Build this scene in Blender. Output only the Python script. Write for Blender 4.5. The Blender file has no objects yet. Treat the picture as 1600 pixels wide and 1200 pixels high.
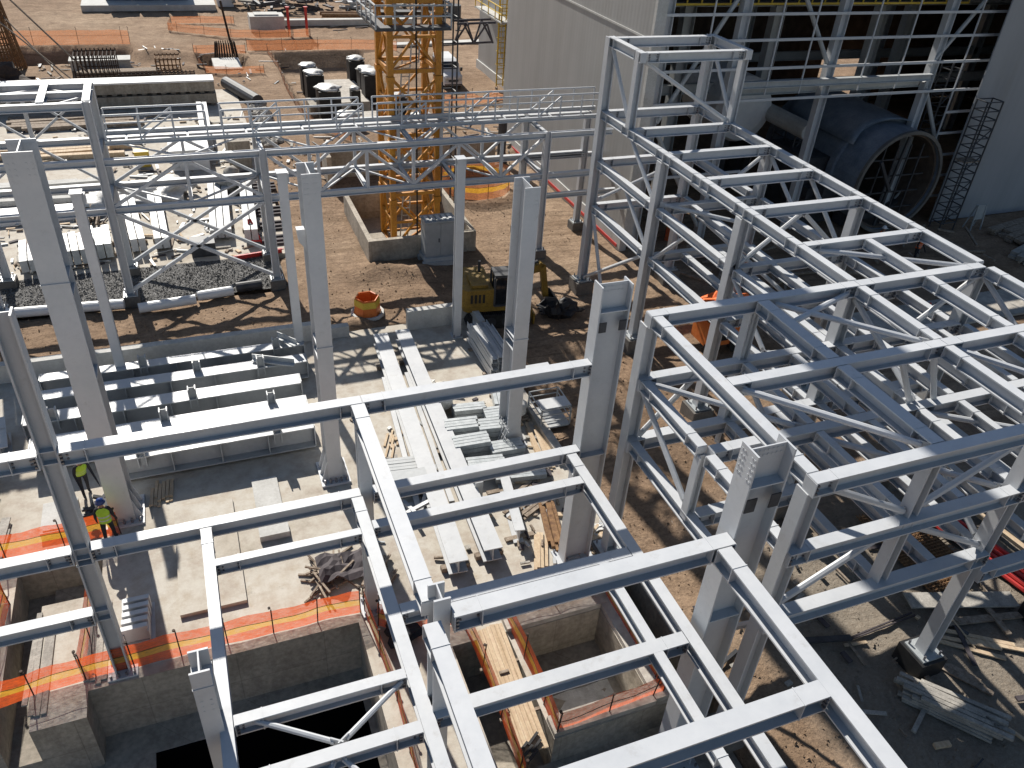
import bpy, math, random
from mathutils import Vector, Matrix, noise
random.seed(7)
C = bpy.data.collections.new("site"); bpy.context.scene.collection.children.link(C)
S = 0.84                      # build units to metres (everything is scaled by this at the end)
R = math.radians
# ---------------------------------------------------------------- camera
H = 23.0
_t, _y, _r = 0.609569, 0.406953, 0.0749515
f = Vector((math.sin(_y)*math.cos(_t), math.cos(_y)*math.cos(_t), -math.sin(_t)))
rt = f.cross(Vector((0, 0, 1))).normalized(); up = rt.cross(f)
rt2 = rt*math.cos(_r)+up*math.sin(_r); up2 = -rt*math.sin(_r)+up*math.cos(_r)
cam = bpy.data.cameras.new("camera"); cam.sensor_width = 36; cam.lens = 36*1267.8/1600
cam.clip_start = 0.1; cam.clip_end = 3000
co = bpy.data.objects.new("camera", cam); C.objects.link(co)
co.matrix_world = Matrix(((rt2.x, up2.x, -f.x, 0), (rt2.y, up2.y, -f.y, 0), (rt2.z, up2.z, -f.z, H), (0, 0, 0, 1)))
bpy.context.scene.camera = co
# ---------------------------------------------------------------- light
SUN_EL = R(36.3); SUN_AZ = R(-7.4)          # sun stands behind the site, a little west of +Y
sd = Vector((math.sin(SUN_AZ)*math.cos(SUN_EL), math.cos(SUN_AZ)*math.cos(SUN_EL), math.sin(SUN_EL)))
w = bpy.data.worlds.new("World"); bpy.context.scene.world = w; w.use_nodes = True
nt = w.node_tree; bg = nt.nodes["Background"]
sky = nt.nodes.new("ShaderNodeTexSky"); sky.sky_type = 'NISHITA'; sky.sun_disc = False
sky.sun_elevation = SUN_EL; sky.sun_rotation = SUN_AZ; sky.air_density = 1.0; sky.dust_density = 0.6
nt.links.new(sky.outputs[0], bg.inputs[0]); bg.inputs[1].default_value = 0.06
sl = bpy.data.lights.new("sun", 'SUN'); sl.energy = 5.0; sl.angle = R(0.55); sl.color = (1, 0.95, 0.87)
so = bpy.data.objects.new("sun", sl); C.objects.link(so); so.rotation_euler = sd.to_track_quat('Z', 'Y').to_euler()
vs = bpy.context.scene.view_settings; vs.view_transform = 'Standard'; vs.look = 'None'; vs.exposure = 0.28; vs.gamma = 1
cy = bpy.context.scene.cycles; cy.max_bounces = 5; cy.diffuse_bounces = 1; cy.transparent_max_bounces = 12
# ---------------------------------------------------------------- materials
def nodes(m):
    m.use_nodes = True; t = m.node_tree
    return t, t.nodes["Principled BSDF"], t.nodes.new("ShaderNodeNewGeometry")
def ramp(t, src, stops):
    n = t.nodes.new("ShaderNodeValToRGB"); e = n.color_ramp.elements
    while len(e) < len(stops): e.new(0.5)
    for k, (p, c) in enumerate(stops):
        e[k].position = p; e[k].color = (*c, 1) if len(c) == 3 else c
    t.links.new(src, n.inputs[0]); return n.outputs[0]
def noi(t, vec, scale, detail=4, rough=0.6, stretch=None):
    n = t.nodes.new("ShaderNodeTexNoise"); n.inputs["Scale"].default_value = scale
    n.inputs["Detail"].default_value = detail; n.inputs["Roughness"].default_value = rough
    if stretch:
        mp = t.nodes.new("ShaderNodeMapping"); mp.inputs["Scale"].default_value = stretch
        t.links.new(vec, mp.inputs[0]); vec = mp.outputs[0]
    t.links.new(vec, n.inputs["Vector"]); return n.outputs[0]
def mixc(t, fac, a, b, mode='MIX'):
    n = t.nodes.new("ShaderNodeMix"); n.data_type = 'RGBA'; n.blend_type = mode
    for s, v in ((n.inputs[0], fac), (n.inputs[6], a), (n.inputs[7], b)):
        if hasattr(v, "links") or isinstance(v, bpy.types.NodeSocket): t.links.new(v, s)
        elif isinstance(v, tuple): s.default_value = (*v, 1)
        else: s.default_value = v
    return n.outputs[2]
def mat(name, a, b=None, scale=2.0, rough=0.6, metal=0.0, bump=0.0, bscale=20.0, stretch=None, lo=0.35, hi=0.65, fine=0.0, spec=0.5):
    m = bpy.data.materials.new(name); t, p, g = nodes(m)
    pos = g.outputs["Position"]
    if b is not None:
        c = ramp(t, noi(t, pos, scale, 5, 0.65, stretch), [(lo, a), (hi, b)])
        if fine:
            c = mixc(t, fine, c, ramp(t, noi(t, pos, scale*9, 3), [(0.35, (0.25, 0.25, 0.25)), (0.65, (0.8, 0.8, 0.8))]), 'OVERLAY')
        t.links.new(c, p.inputs["Base Color"])
    else: p.inputs["Base Color"].default_value = (*a, 1)
    p.inputs["Roughness"].default_value = rough; p.inputs["Metallic"].default_value = metal
    p.inputs["Specular IOR Level"].default_value = spec
    if bump:
        bn = t.nodes.new("ShaderNodeBump"); bn.inputs["Strength"].default_value = bump; bn.inputs["Distance"].default_value = 0.05
        t.links.new(noi(t, pos, bscale, 6, 0.7), bn.inputs["Height"]); t.links.new(bn.outputs[0], p.inputs["Normal"])
    return m
M = {}
M['steel'] = mat('painted_steel', (0.575, 0.595, 0.62), (0.645, 0.66, 0.68), 0.8, 0.42, fine=0.05)
M['steel2'] = mat('primed_steel', (0.44, 0.46, 0.47), (0.53, 0.545, 0.55), 0.8, 0.5, fine=0.08)
M['steelw'] = mat('pale_painted_steel', (0.54, 0.555, 0.57), (0.62, 0.63, 0.64), 0.8, 0.5, fine=0.06)
M['galv'] = mat('galvanised_steel', (0.42, 0.45, 0.46), (0.58, 0.61, 0.62), 4, 0.38, 0.25, fine=0.2)
M['bolt'] = mat('bolt_steel', (0.25, 0.25, 0.27), None, rough=0.4, metal=0.6)
M['hole'] = mat('bolt_hole', (0.62, 0.64, 0.66), None, rough=0.7)
M['dirt'] = None
M['conc'] = mat('concrete_slab', (0.40, 0.365, 0.315), (0.56, 0.52, 0.465), 0.35, 0.85, bump=0.25, bscale=14, fine=0.3)
def m_slab():
    m = bpy.data.materials.new('stained_concrete_slab'); t, p, g = nodes(m); pos = g.outputs['Position']
    a = ramp(t, noi(t, pos, 0.22, 6, 0.7), [(0.28, (0.40, 0.345, 0.27)), (0.45, (0.54, 0.49, 0.415)), (0.7, (0.64, 0.60, 0.53))])
    b = ramp(t, noi(t, pos, 1.9, 8, 0.72), [(0.3, (0.33, 0.31, 0.29)), (0.55, (0.52, 0.52, 0.52)), (0.8, (0.64, 0.64, 0.64))])
    c = mixc(t, 0.8, a, b, 'OVERLAY')
    c = mixc(t, ramp(t, noi(t, pos, 0.9, 7, 0.8), [(0.62, (0, 0, 0)), (0.72, (0.5, 0.5, 0.5))]), c, (0.22, 0.18, 0.135))
    t.links.new(c, p.inputs['Base Color']); p.inputs['Roughness'].default_value = 0.85; p.inputs['Specular IOR Level'].default_value = 0.3
    bn = t.nodes.new('ShaderNodeBump'); bn.inputs['Strength'].default_value = 0.3; bn.inputs['Distance'].default_value = 0.03
    t.links.new(noi(t, pos, 14, 6, 0.7), bn.inputs['Height']); t.links.new(bn.outputs[0], p.inputs['Normal']); return m
M['slab'] = m_slab()
M['concw'] = mat('concrete_wall', (0.36, 0.315, 0.255), (0.50, 0.445, 0.37), 0.7, 0.9, bump=0.3, bscale=8, fine=0.3)
M['concd'] = mat('dark_concrete', (0.13, 0.12, 0.11), (0.2, 0.185, 0.165), 1.5, 0.9, bump=0.3, fine=0.2)
def form_lines(m):
    t = m.node_tree; p = t.nodes["Principled BSDF"]; g = t.nodes.new("ShaderNodeNewGeometry"); s_ = t.nodes.new("ShaderNodeSeparateXYZ"); t.links.new(g.outputs["Position"], s_.inputs[0])
    a = t.nodes.new("ShaderNodeMath"); t.links.new(s_.outputs[0], a.inputs[0]); t.links.new(s_.outputs[1], a.inputs[1])
    cb = t.nodes.new("ShaderNodeCombineXYZ"); t.links.new(a.outputs[0], cb.inputs[0]); t.links.new(s_.outputs[2], cb.inputs[1])
    br = t.nodes.new("ShaderNodeTexBrick"); t.links.new(cb.outputs[0], br.inputs["Vector"]); br.inputs["Scale"].default_value = 1.0; br.inputs["Brick Width"].default_value = 2.4; br.offset = 0.0; br.inputs["Row Height"].default_value = 1.25; br.inputs["Mortar Size"].default_value = 0.014
    br.inputs["Color1"].default_value = (.5,.5,.5,1); br.inputs["Color2"].default_value = (.46,.46,.46,1); br.inputs["Mortar"].default_value = (.34,.34,.34,1)
    src = p.inputs["Base Color"].links[0].from_socket; c = mixc(t, 0.8, src, br.outputs["Color"], 'OVERLAY')
    c = mixc(t, ramp(t, noi(t, g.outputs["Position"], 1.2, 6, 0.75, (1, 1, .25)), [(0.5, (0, 0, 0)), (0.7, (.45, .45, .45))]), c, (0.15, 0.125, 0.10)); t.links.new(c, p.inputs["Base Color"])
form_lines(M['concw'])
def scuffs(m, amt):
    t = m.node_tree; p = t.nodes["Principled BSDF"]; g = t.nodes.new("ShaderNodeNewGeometry"); src = p.inputs["Base Color"].links[0].from_socket
    f1 = ramp(t, noi(t, g.outputs["Position"], 2.6, 8, 0.78), [(0.56, (0, 0, 0)), (0.7, (amt, amt, amt))])
    c = mixc(t, f1, src, (0.36, 0.34, 0.31)); f2 = ramp(t, noi(t, g.outputs["Position"], 9, 5, 0.8), [(0.68, (0, 0, 0)), (0.73, (amt, amt, amt))])
    c = mixc(t, f2, c, (0.30, 0.24, 0.19)); t.links.new(c, p.inputs["Base Color"])
    r_ = ramp(t, noi(t, g.outputs["Position"], 3.5, 5), [(0.35, (.36, .36, .36)), (0.65, (.56, .56, .56))]); t.links.new(r_, p.inputs["Roughness"])
for k_ in ('steel', 'steel2', 'steelw'): scuffs(M[k_], 0.42 if k_ != 'steel' else 0.34)
M['concl'] = mat('pale_concrete', (0.50, 0.49, 0.46), (0.62, 0.61, 0.58), 1.2, 0.85, bump=0.15, fine=0.15)
M['bitumen'] = mat('bitumen_coating', (0.012, 0.012, 0.014), (0.03, 0.03, 0.03), 3, 0.5)
M['wood'] = mat('pale_timber', (0.52, 0.38, 0.24), (0.68, 0.53, 0.37), 1.2, 0.8, stretch=(9, 0.6, 4), fine=0.2)
M['woodold'] = mat('weathered_timber', (0.20, 0.15, 0.11), (0.40, 0.33, 0.26), 2.2, 0.9, stretch=(3, 3, 3), fine=0.3)
M['woodgrey'] = mat('grey_timber', (0.30, 0.28, 0.25), (0.48, 0.45, 0.40), 2.2, 0.9, fine=0.3)
M['rust'] = mat('rusty_steel', (0.14, 0.07, 0.035), (0.32, 0.18, 0.08), 6, 0.85, bump=0.2)
M['rebar'] = mat('rebar_steel', (0.035, 0.022, 0.017), (0.075, 0.045, 0.03), 6, 0.8)
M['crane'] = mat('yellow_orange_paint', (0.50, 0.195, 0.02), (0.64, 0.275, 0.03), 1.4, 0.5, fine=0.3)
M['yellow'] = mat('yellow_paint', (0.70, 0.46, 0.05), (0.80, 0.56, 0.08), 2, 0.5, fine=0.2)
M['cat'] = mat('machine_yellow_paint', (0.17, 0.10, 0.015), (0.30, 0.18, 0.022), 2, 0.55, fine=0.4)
M['black'] = mat('black_rubber', (0.012, 0.012, 0.013), (0.03, 0.028, 0.026), 5, 0.75)
M['dark'] = mat('dark_grey_metal', (0.035, 0.037, 0.042), (0.07, 0.072, 0.08), 3, 0.55)
M['glass'] = mat('dark_glass', (0.01, 0.014, 0.02), None, rough=0.06, spec=0.8)
M['white'] = mat('white_paint', (0.74, 0.75, 0.76), (0.82, 0.82, 0.82), 2, 0.35)
M['wrap'] = mat('white_plastic_wrap', (0.55, 0.53, 0.49), (0.78, 0.77, 0.74), 3, 0.4, bump=0.6, bscale=6)
M['panel'] = mat('grey_paint_panel', (0.36, 0.38, 0.39), (0.43, 0.45, 0.46), 2, 0.5)
M['orange'] = mat('orange_paint', (0.75, 0.16, 0.03), (0.85, 0.25, 0.06), 2.5, 0.5, fine=0.3)
M['red'] = mat('red_paint', (0.50, 0.03, 0.03), (0.65, 0.06, 0.05), 3, 0.5)
M['tarp'] = mat('blue_grey_steel_sheet', (0.13, 0.16, 0.205), (0.21, 0.25, 0.30), 1.2, 0.4, fine=0.2)
M['mud'] = mat('dark_brown_sheet', (0.05, 0.04, 0.045), (0.10, 0.085, 0.09), 2, 0.8)
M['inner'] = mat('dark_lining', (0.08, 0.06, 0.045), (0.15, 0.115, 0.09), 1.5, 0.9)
M['skin'] = mat('skin', (0.30, 0.17, 0.11), None, rough=0.6)
M['hivis'] = mat('hi_vis_yellow_cloth', (0.42, 0.66, 0.04), (0.50, 0.76, 0.07), 6, 0.8)
M['hivo'] = mat('hi_vis_orange_cloth', (0.8, 0.15, 0.03), (0.9, 0.2, 0.05), 6, 0.8)
M['band'] = mat('reflective_band', (0.55, 0.57, 0.55), None, rough=0.4)
M['cloth'] = mat('dark_work_cloth', (0.016, 0.018, 0.024), (0.03, 0.032, 0.04), 8, 0.9)
M['helmb'] = mat('blue_helmet_plastic', (0.02, 0.05, 0.20), None, rough=0.3)
M['helmw'] = mat('white_helmet_plastic', (0.78, 0.78, 0.78), None, rough=0.3)
M['pool_and_shade'] = mat('black_water_and_pit_shade', (0.004, 0.004, 0.005), None, rough=0.9, spec=0.0)  # black of the deep water, also painted on pit walls as shade
M['precast'] = mat('precast_concrete', (0.28, 0.245, 0.20), (0.42, 0.38, 0.32), 0.8, 0.9, stretch=(4, 4, 0.4), fine=0.3, bump=0.2)
M['blackcap'] = mat('black_bitumen_sheet', (0.010, 0.010, 0.012), (0.022, 0.022, 0.024), 3, 0.6)
# ground, gravel, cladding and net
def m_dirt():
    m = bpy.data.materials.new('site_dirt'); t, p, g = nodes(m); pos = g.outputs["Position"]
    a = ramp(t, noi(t, pos, 0.07, 4), [(0.3, (0.265, 0.185, 0.127)), (0.5, (0.33, 0.24, 0.17)), (0.68, (0.415, 0.32, 0.235))])
    b = ramp(t, noi(t, pos, 0.9, 6, 0.7), [(0.3, (0.30, 0.27, 0.24)), (0.7, (0.66, 0.63, 0.6))])
    c = mixc(t, 0.75, a, b, 'OVERLAY')
    d = ramp(t, noi(t, pos, 7.0, 5, 0.75), [(0.28, (0.16, 0.15, 0.14)), (0.5, (0.5, 0.5, 0.5)), (0.74, (0.8, 0.78, 0.74))])
    c = mixc(t, 0.6, c, d, 'OVERLAY')
    tr = noi(t, pos, 0.5, 3, 0.6, (0.25, 2.2, 1))
    c = mixc(t, ramp(t, tr, [(0.52, (0, 0, 0)), (0.66, (0.55, 0.55, 0.55))]), c, (0.20, 0.135, 0.085))
    wv = t.nodes.new("ShaderNodeTexWave"); wv.bands_direction = 'DIAGONAL'; wv.inputs["Scale"].default_value = 1.1; wv.inputs["Distortion"].default_value = 5; wv.inputs["Detail"].default_value = 3
    mp = t.nodes.new("ShaderNodeMapping"); mp.inputs["Scale"].default_value = (0.12, 1.0, 0.0); t.links.new(pos, mp.inputs[0]); t.links.new(mp.outputs[0], wv.inputs["Vector"])
    ms = ramp(t, noi(t, pos, 0.12, 3), [(0.45, (0, 0, 0)), (0.6, (0.7, 0.7, 0.7))])
    mm = t.nodes.new("ShaderNodeMath"); mm.operation = 'MULTIPLY'; t.links.new(ms, mm.inputs[0]); t.links.new(ramp(t, wv.outputs["Fac"], [(0.0, (0.75, 0.75, 0.75)), (0.22, (0, 0, 0))]), mm.inputs[1])
    c = mixc(t, mm.outputs[0], c, (0.15, 0.10, 0.065))
    sx = t.nodes.new("ShaderNodeSeparateXYZ"); t.links.new(pos, sx.inputs[0])
    def step(sock, a, b_):
        n = t.nodes.new("ShaderNodeMapRange"); n.inputs[1].default_value = a*S; n.inputs[2].default_value = b_*S; t.links.new(sock, n.inputs[0]); return n.outputs[0]
    m1 = t.nodes.new("ShaderNodeMath"); m1.operation = 'MULTIPLY'; t.links.new(step(sx.outputs[0], 15.2, 17.2), m1.inputs[0]); t.links.new(step(sx.outputs[1], 21.0, 15.5), m1.inputs[1])
    gr = ramp(t, noi(t, pos, 9.0, 6, 0.8), [(0.3, (0.21, 0.18, 0.145)), (0.55, (0.32, 0.285, 0.235)), (0.75, (0.42, 0.385, 0.33))])
    m2 = t.nodes.new("ShaderNodeMath"); m2.operation = 'MULTIPLY'; m2.inputs[1].default_value = 0.8; t.links.new(m1.outputs[0], m2.inputs[0])
    c = mixc(t, m2.outputs[0], c, gr)
    t.links.new(c, p.inputs["Base Color"]); p.inputs["Roughness"].default_value = 0.95; p.inputs["Specular IOR Level"].default_value = 0.15
    bn = t.nodes.new("ShaderNodeBump"); bn.inputs["Strength"].default_value = 0.9; bn.inputs["Distance"].default_value = 0.09
    t.links.new(noi(t, pos, 5.5, 8, 0.75), bn.inputs["Height"]); t.links.new(bn.outputs[0], p.inputs["Normal"])
    return m
M['dirt'] = m_dirt()
def m_gravel():
    m = bpy.data.materials.new('grey_gravel'); t, p, g = nodes(m); pos = g.outputs["Position"]
    v = t.nodes.new("ShaderNodeTexVoronoi"); v.inputs["Scale"].default_value = 15; t.links.new(pos, v.inputs["Vector"])
    c = ramp(t, v.outputs["Color"], [(0.2, (0.11, 0.107, 0.103)), (0.55, (0.19, 0.186, 0.18)), (0.85, (0.31, 0.305, 0.30))])
    t.links.new(c, p.inputs["Base Color"]); p.inputs["Roughness"].default_value = 0.9
    bn = t.nodes.new("ShaderNodeBump"); bn.inputs["Strength"].default_value = 1.0; bn.inputs["Distance"].default_value = 0.12; bn.invert = True
    t.links.new(v.outputs["Distance"], bn.inputs["Height"]); t.links.new(bn.outputs[0], p.inputs["Normal"])
    return m
M['gravel'] = m_gravel()
def m_clad(name, a, b, axis):
    m = bpy.data.materials.new(name); t, p, g = nodes(m); pos = g.outputs["Position"]
    st = (0.9, 0.9, 0.04)
    c = ramp(t, noi(t, pos, 1.0, 4, 0.6, st), [(0.35, a), (0.65, b)])
    c = mixc(t, 0.3, c, ramp(t, noi(t, pos, 0.25, 4, 0.6), [(0.3, (0.4, 0.4, 0.4)), (0.7, (0.6, 0.6, 0.6))]), 'OVERLAY')
    c = mixc(t, ramp(t, noi(t, pos, 1.3, 5, 0.7, (0.5, 0.5, 0.05)), [(0.55, (0, 0, 0)), (0.75, (0.3, 0.3, 0.3))]), c, (0.24, 0.22, 0.19))
    wv = t.nodes.new("ShaderNodeTexWave"); wv.bands_direction = axis; wv.inputs["Scale"].default_value = 0.9; wv.wave_profile = 'SIN'
    t.links.new(pos, wv.inputs["Vector"])
    t.links.new(c, p.inputs["Base Color"]); p.inputs["Roughness"].default_value = 0.5
    bn = t.nodes.new("ShaderNodeBump"); bn.inputs["Strength"].default_value = 0.09; bn.inputs["Distance"].default_value = 0.03
    t.links.new(wv.outputs["Color"], bn.inputs["Height"]); t.links.new(bn.outputs[0], p.inputs["Normal"])
    return m
M['cladY'] = m_clad('ribbed_wall_cladding_side', (0.365, 0.363, 0.355), (0.41, 0.408, 0.40), 'Y')
M['cladX'] = m_clad('ribbed_wall_cladding_front', (0.33, 0.345, 0.37), (0.38, 0.395, 0.42), 'X')
def m_net(name, col, alpha):
    m = bpy.data.materials.new(name); t, p, g = nodes(m); pos = g.outputs["Position"]
    p.inputs["Base Color"].default_value = (*col, 1); p.inputs["Roughness"].default_value = 0.7
    n = noi(t, pos, 6, 6, 0.8, (1, 1, 3)); v = ramp(t, n, [(0.3, (alpha-0.3,)*3), (0.68, (min(1, alpha+0.22),)*3)])
    tr = t.nodes.new("ShaderNodeBsdfTransparent"); mx = t.nodes.new("ShaderNodeMixShader")
    tl = t.nodes.new("ShaderNodeBsdfTranslucent"); tl.inputs[0].default_value = (*col, 1)
    m2 = t.nodes.new("ShaderNodeMixShader"); m2.inputs[0].default_value = 0.45
    t.links.new(p.outputs[0], m2.inputs[1]); t.links.new(tl.outputs[0], m2.inputs[2])
    t.links.new(v, mx.inputs[0]); t.links.new(tr.outputs[0], mx.inputs[1]); t.links.new(m2.outputs[0], mx.inputs[2])
    t.links.new(mx.outputs[0], t.nodes["Material Output"].inputs[0]); return m
M['neto'] = m_net('orange_mesh_net', (0.84, 0.14, 0.03), 0.72)
M['nety'] = m_net('yellow_mesh_band', (0.85, 0.45, 0.05), 0.74)
M['netd'] = m_net('orange_dusty_net', (0.66, 0.27, 0.12), 0.58)
# ---------------------------------------------------------------- mesh builder
class MB:
    def __init__(s): s.v = []; s.f = []; s.m = []; s.mats = []; s.cur = 0
    def use(s, k):
        if k not in s.mats: s.mats.append(k)
        s.cur = s.mats.index(k); return s
    def add(s, vs, fs):
        n = len(s.v); s.v += [tuple(v) for v in vs]; s.f += [tuple(n+i for i in q) for q in fs]; s.m += [s.cur]*len(fs); return s
    def box(s, x0, x1, y0, y1, z0, z1):
        return s.add([(x0,y0,z0),(x1,y0,z0),(x1,y1,z0),(x0,y1,z0),(x0,y0,z1),(x1,y0,z1),(x1,y1,z1),(x0,y1,z1)],
                     [(3,2,1,0),(4,5,6,7),(0,1,5,4),(1,2,6,5),(2,3,7,6),(3,0,4,7)])
    def prof(s, p, q, pts, upv=(0,0,1), caps=True):
        p = Vector(p); q = Vector(q); d = (q-p).normalized(); u = Vector(upv)
        if abs(d.dot(u)) > 0.98: u = Vector((0,1,0)) if abs(d.y) < 0.9 else Vector((1,0,0))
        sx = d.cross(u).normalized(); uz = sx.cross(d); n = len(pts)
        vs = [e+sx*a+uz*b for e in (p, q) for a, b in pts]
        fs = [(i, (i+1) % n, n+(i+1) % n, n+i) for i in range(n)]
        return s.add(vs, fs), n
    def bar(s, p, q, w_, h_, upv=(0,0,1), ctr=True):
        a, b = w_/2, h_/2
        n0 = len(s.v); s.prof(p, q, [(-a,-b),(a,-b),(a,b),(-a,b)], upv)
        s.f += [(n0+3,n0+2,n0+1,n0), (n0+4,n0+5,n0+6,n0+7)]; s.m += [s.cur]*2; return s
    def ibeam(s, p, q, d, b, tf=0.045, tw=0.03, upv=(0,0,1)):
        B, D, w_ = b/2, d/2, tw/2; e = D-tf
        pts = [(-B,-D),(B,-D),(B,-e),(w_,-e),(w_,e),(B,e),(B,D),(-B,D),(-B,e),(-w_,e),(-w_,-e),(-B,-e)]
        n0 = len(s.v); s.prof(p, q, pts, upv)
        for o in (0, 12):
            for fc in ((0,1,2,11),(10,3,4,9),(8,5,6,7)):
                fc = fc if o else fc[::-1]
                s.f.append(tuple(n0+o+i for i in fc)); s.m.append(s.cur)
        # join the web strip: faces share the corner vertices of the profile
        return s
    def tube(s, p, q, r, n=8, r2=None):
        r2 = r if r2 is None else r2
        p = Vector(p); q = Vector(q); d = (q-p).normalized(); u = Vector((0,0,1)) if abs(d.z) < 0.95 else Vector((1,0,0))
        sx = d.cross(u).normalized(); uz = sx.cross(d)
        vs = [p+(sx*math.cos(2*math.pi*i/n)+uz*math.sin(2*math.pi*i/n))*r for i in range(n)]
        vs += [q+(sx*math.cos(2*math.pi*i/n)+uz*math.sin(2*math.pi*i/n))*r2 for i in range(n)]
        fs = [(i,(i+1)%n,n+(i+1)%n,n+i) for i in range(n)]+[tuple(range(n-1,-1,-1)), tuple(range(n,2*n))]
        return s.add(vs, fs)
    def path(s, pts, r, n=6):
        for a, b in zip(pts, pts[1:]): s.tube(a, b, r, n)
        return s
    def prism(s, poly, z0, z1, ax='z'):
        n = len(poly)
        def P(a, b, c): return {'z': (a,b,c), 'y': (a,c,b), 'x': (c,a,b)}[ax]
        vs = [P(a,b,z0) for a,b in poly]+[P(a,b,z1) for a,b in poly]
        fs = [tuple(range(n-1,-1,-1)), tuple(range(n,2*n))]+[(i,(i+1)%n,n+(i+1)%n,n+i) for i in range(n)]
        return s.add(vs, fs)
    def lathe(s, prof, c=(0,0,0), n=16, axis='z'):
        vs = []; k = len(prof)
        for i in range(n):
            a = 2*math.pi*i/n
            for r, z in prof:
                x, y = r*math.cos(a), r*math.sin(a)
                vs.append((c[0]+x, c[1]+y, c[2]+z) if axis == 'z' else (c[0]+x, c[1]+z, c[2]+y) if axis == 'y' else (c[0]+z, c[1]+x, c[2]+y))
        fs = [(i*k+j, ((i+1)%n)*k+j, ((i+1)%n)*k+j+1, i*k+j+1) for i in range(n) for j in range(k-1)]
        return s.add(vs, fs)
    def blob(s, c, r, sub=2, jit=0.25, seed=0, flat=1.0):
        import bmesh
        bm = bmesh.new(); bmesh.ops.create_icosphere(bm, subdivisions=sub, radius=1)
        vs = []
        for v in bm.verts:
            k = 1+jit*noise.noise(v.co*1.7+Vector((seed*3.1, seed, 0)))
            vs.append((c[0]+v.co.x*r[0]*k, c[1]+v.co.y*r[1]*k, c[2]+v.co.z*r[2]*k))
        fs = [tuple(v.index for v in q.verts) for q in bm.faces]; bm.free()
        return s.add(vs, fs)
    def grid(s, pts):            # pts[i][j] rows of points
        n, k = len(pts), len(pts[0])
        return s.add([p for r_ in pts for p in r_], [(i*k+j, (i+1)*k+j, (i+1)*k+j+1, i*k+j+1) for i in range(n-1) for j in range(k-1)])
    def xf(s, loc, rz=0):
        c_, s_ = math.cos(rz), math.sin(rz)
        s.v = [(loc[0]+x*c_-y*s_, loc[1]+x*s_+y*c_, loc[2]+z) for x, y, z in s.v]; return s
    def build(s, name, m=None, parent=None, smooth=False, fixn=True):
        me = bpy.data.meshes.new(name); 
        if parent is None:
            xs = [v[0] for v in s.v]; ys = [v[1] for v in s.v]; o0 = Vector(((min(xs)+max(xs))/2, (min(ys)+max(ys))/2, min(v[2] for v in s.v)))
        else:
            o0 = Vector((0,0,0)); q = parent
            while q: o0 += q.location; q = q.parent
        me.from_pydata([(x-o0.x, y-o0.y, z-o0.z) for x, y, z in s.v], [], s.f)
        for k in (s.mats or [m]): me.materials.append(M[k] if isinstance(k, str) else k)
        if s.mats: me.polygons.foreach_set("material_index", s.m)
        if fixn:
            import bmesh
            bm = bmesh.new(); bm.from_mesh(me); bmesh.ops.recalc_face_normals(bm, faces=bm.faces); bm.to_mesh(me); bm.free()
        if smooth: me.polygons.foreach_set("use_smooth", [True]*len(me.polygons))
        o = bpy.data.objects.new(name, me); C.objects.link(o)
        if parent is None: o.location = o0
        else: o.parent = parent
        return o
def tag(o, label, cat, group=None, kind=None):
    o['label'] = label
    if cat: o['category'] = cat
    if group: o['group'] = group
    if kind: o['kind'] = kind
    return o
def thing(name, label, cat, loc=(0,0,0), rz=0, group=None):
    o = bpy.data.objects.new(name, None); C.objects.link(o); o.location = loc; o.rotation_euler = (0,0,rz); o.empty_display_size = 0.2
    return tag(o, label, cat, group)
KIDS = {}
def kids(o): return [c for c in C.objects if c.parent == o]
def dup(root, loc, rz=0, label=None, sc=None):
    r = root.copy(); C.objects.link(r); r.location = loc; r.rotation_euler = (0,0,rz)
    if label: r['label'] = label
    if sc: r.scale = sc
    def rec(a, b):
        for ch in kids(a):
            c = ch.copy(); C.objects.link(c); c.parent = b; rec(ch, c)
    rec(root, r); return r
def struct(o, label=None):
    o['kind'] = 'structure'
    return o
# ================================================================ SETTING: ground, slab, pits
def up_to(p, z, k=H):         # move a ground point along its sight line to height z (offline-measured points sit at z=0)
    s = (k-z)/k; return (p[0]*s, p[1]*s, z)
FOOT = [(-30, 13.3, -10, 37.2), (-30, 4.0, 42.9, 47.4), (-30, 5.0, 47.0, 83.6), (9.5, 15.9, 45.2, 52.4)]
CUTS = [(10.0, 20.0, 71.0, 97.0, 1.6), (-18, -4.0, 95.0, 102.0, 1.6), (2.0, 7.4, 91.0, 97.0, 1.2), (8.0, 16.0, 98.5, 103.5, 1.0),
        (17.4, 21.4, 53.0, 56.8, 1.3)]
MOUND = [(9.6, 43.6, 1.5, .8, .45), (11.8, 42.9, 1.4, .7, .5), (5.2, 38.2, 1.2, .7, .5), (7.0, 37.8, .9, .6, .4), (18.4, 27.5, 1.2, 2.2, .35),
         (19.5, 24.2, 1.4, 1.2, .4), (16.6, 20.0, 1.0, 2.6, .3), (15.4, 24.5, 1.2, 2.0, .35), (17.0, 33.0, 1.6, .8, .4), (19.8, 33.4, 1.3, .8, .35),
         (15.2, 14.0, .8, 2.4, .3), (14.4, 9.0, .7, 1.6, .25), (22.6, 91.0, 1.2, 5.0, 1.0), (8.0, 62.0, 1.2, 7.0, .4), (21.3, 77, 1.0, 7, .9),
         (-2.5, 97, 4, 1.4, .8), (0.5, 91, 3.5, 1.6, .6), (-7, 92, 3, 1.5, .6), (26, 63, 1.2, 1.2, .7)]
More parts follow.
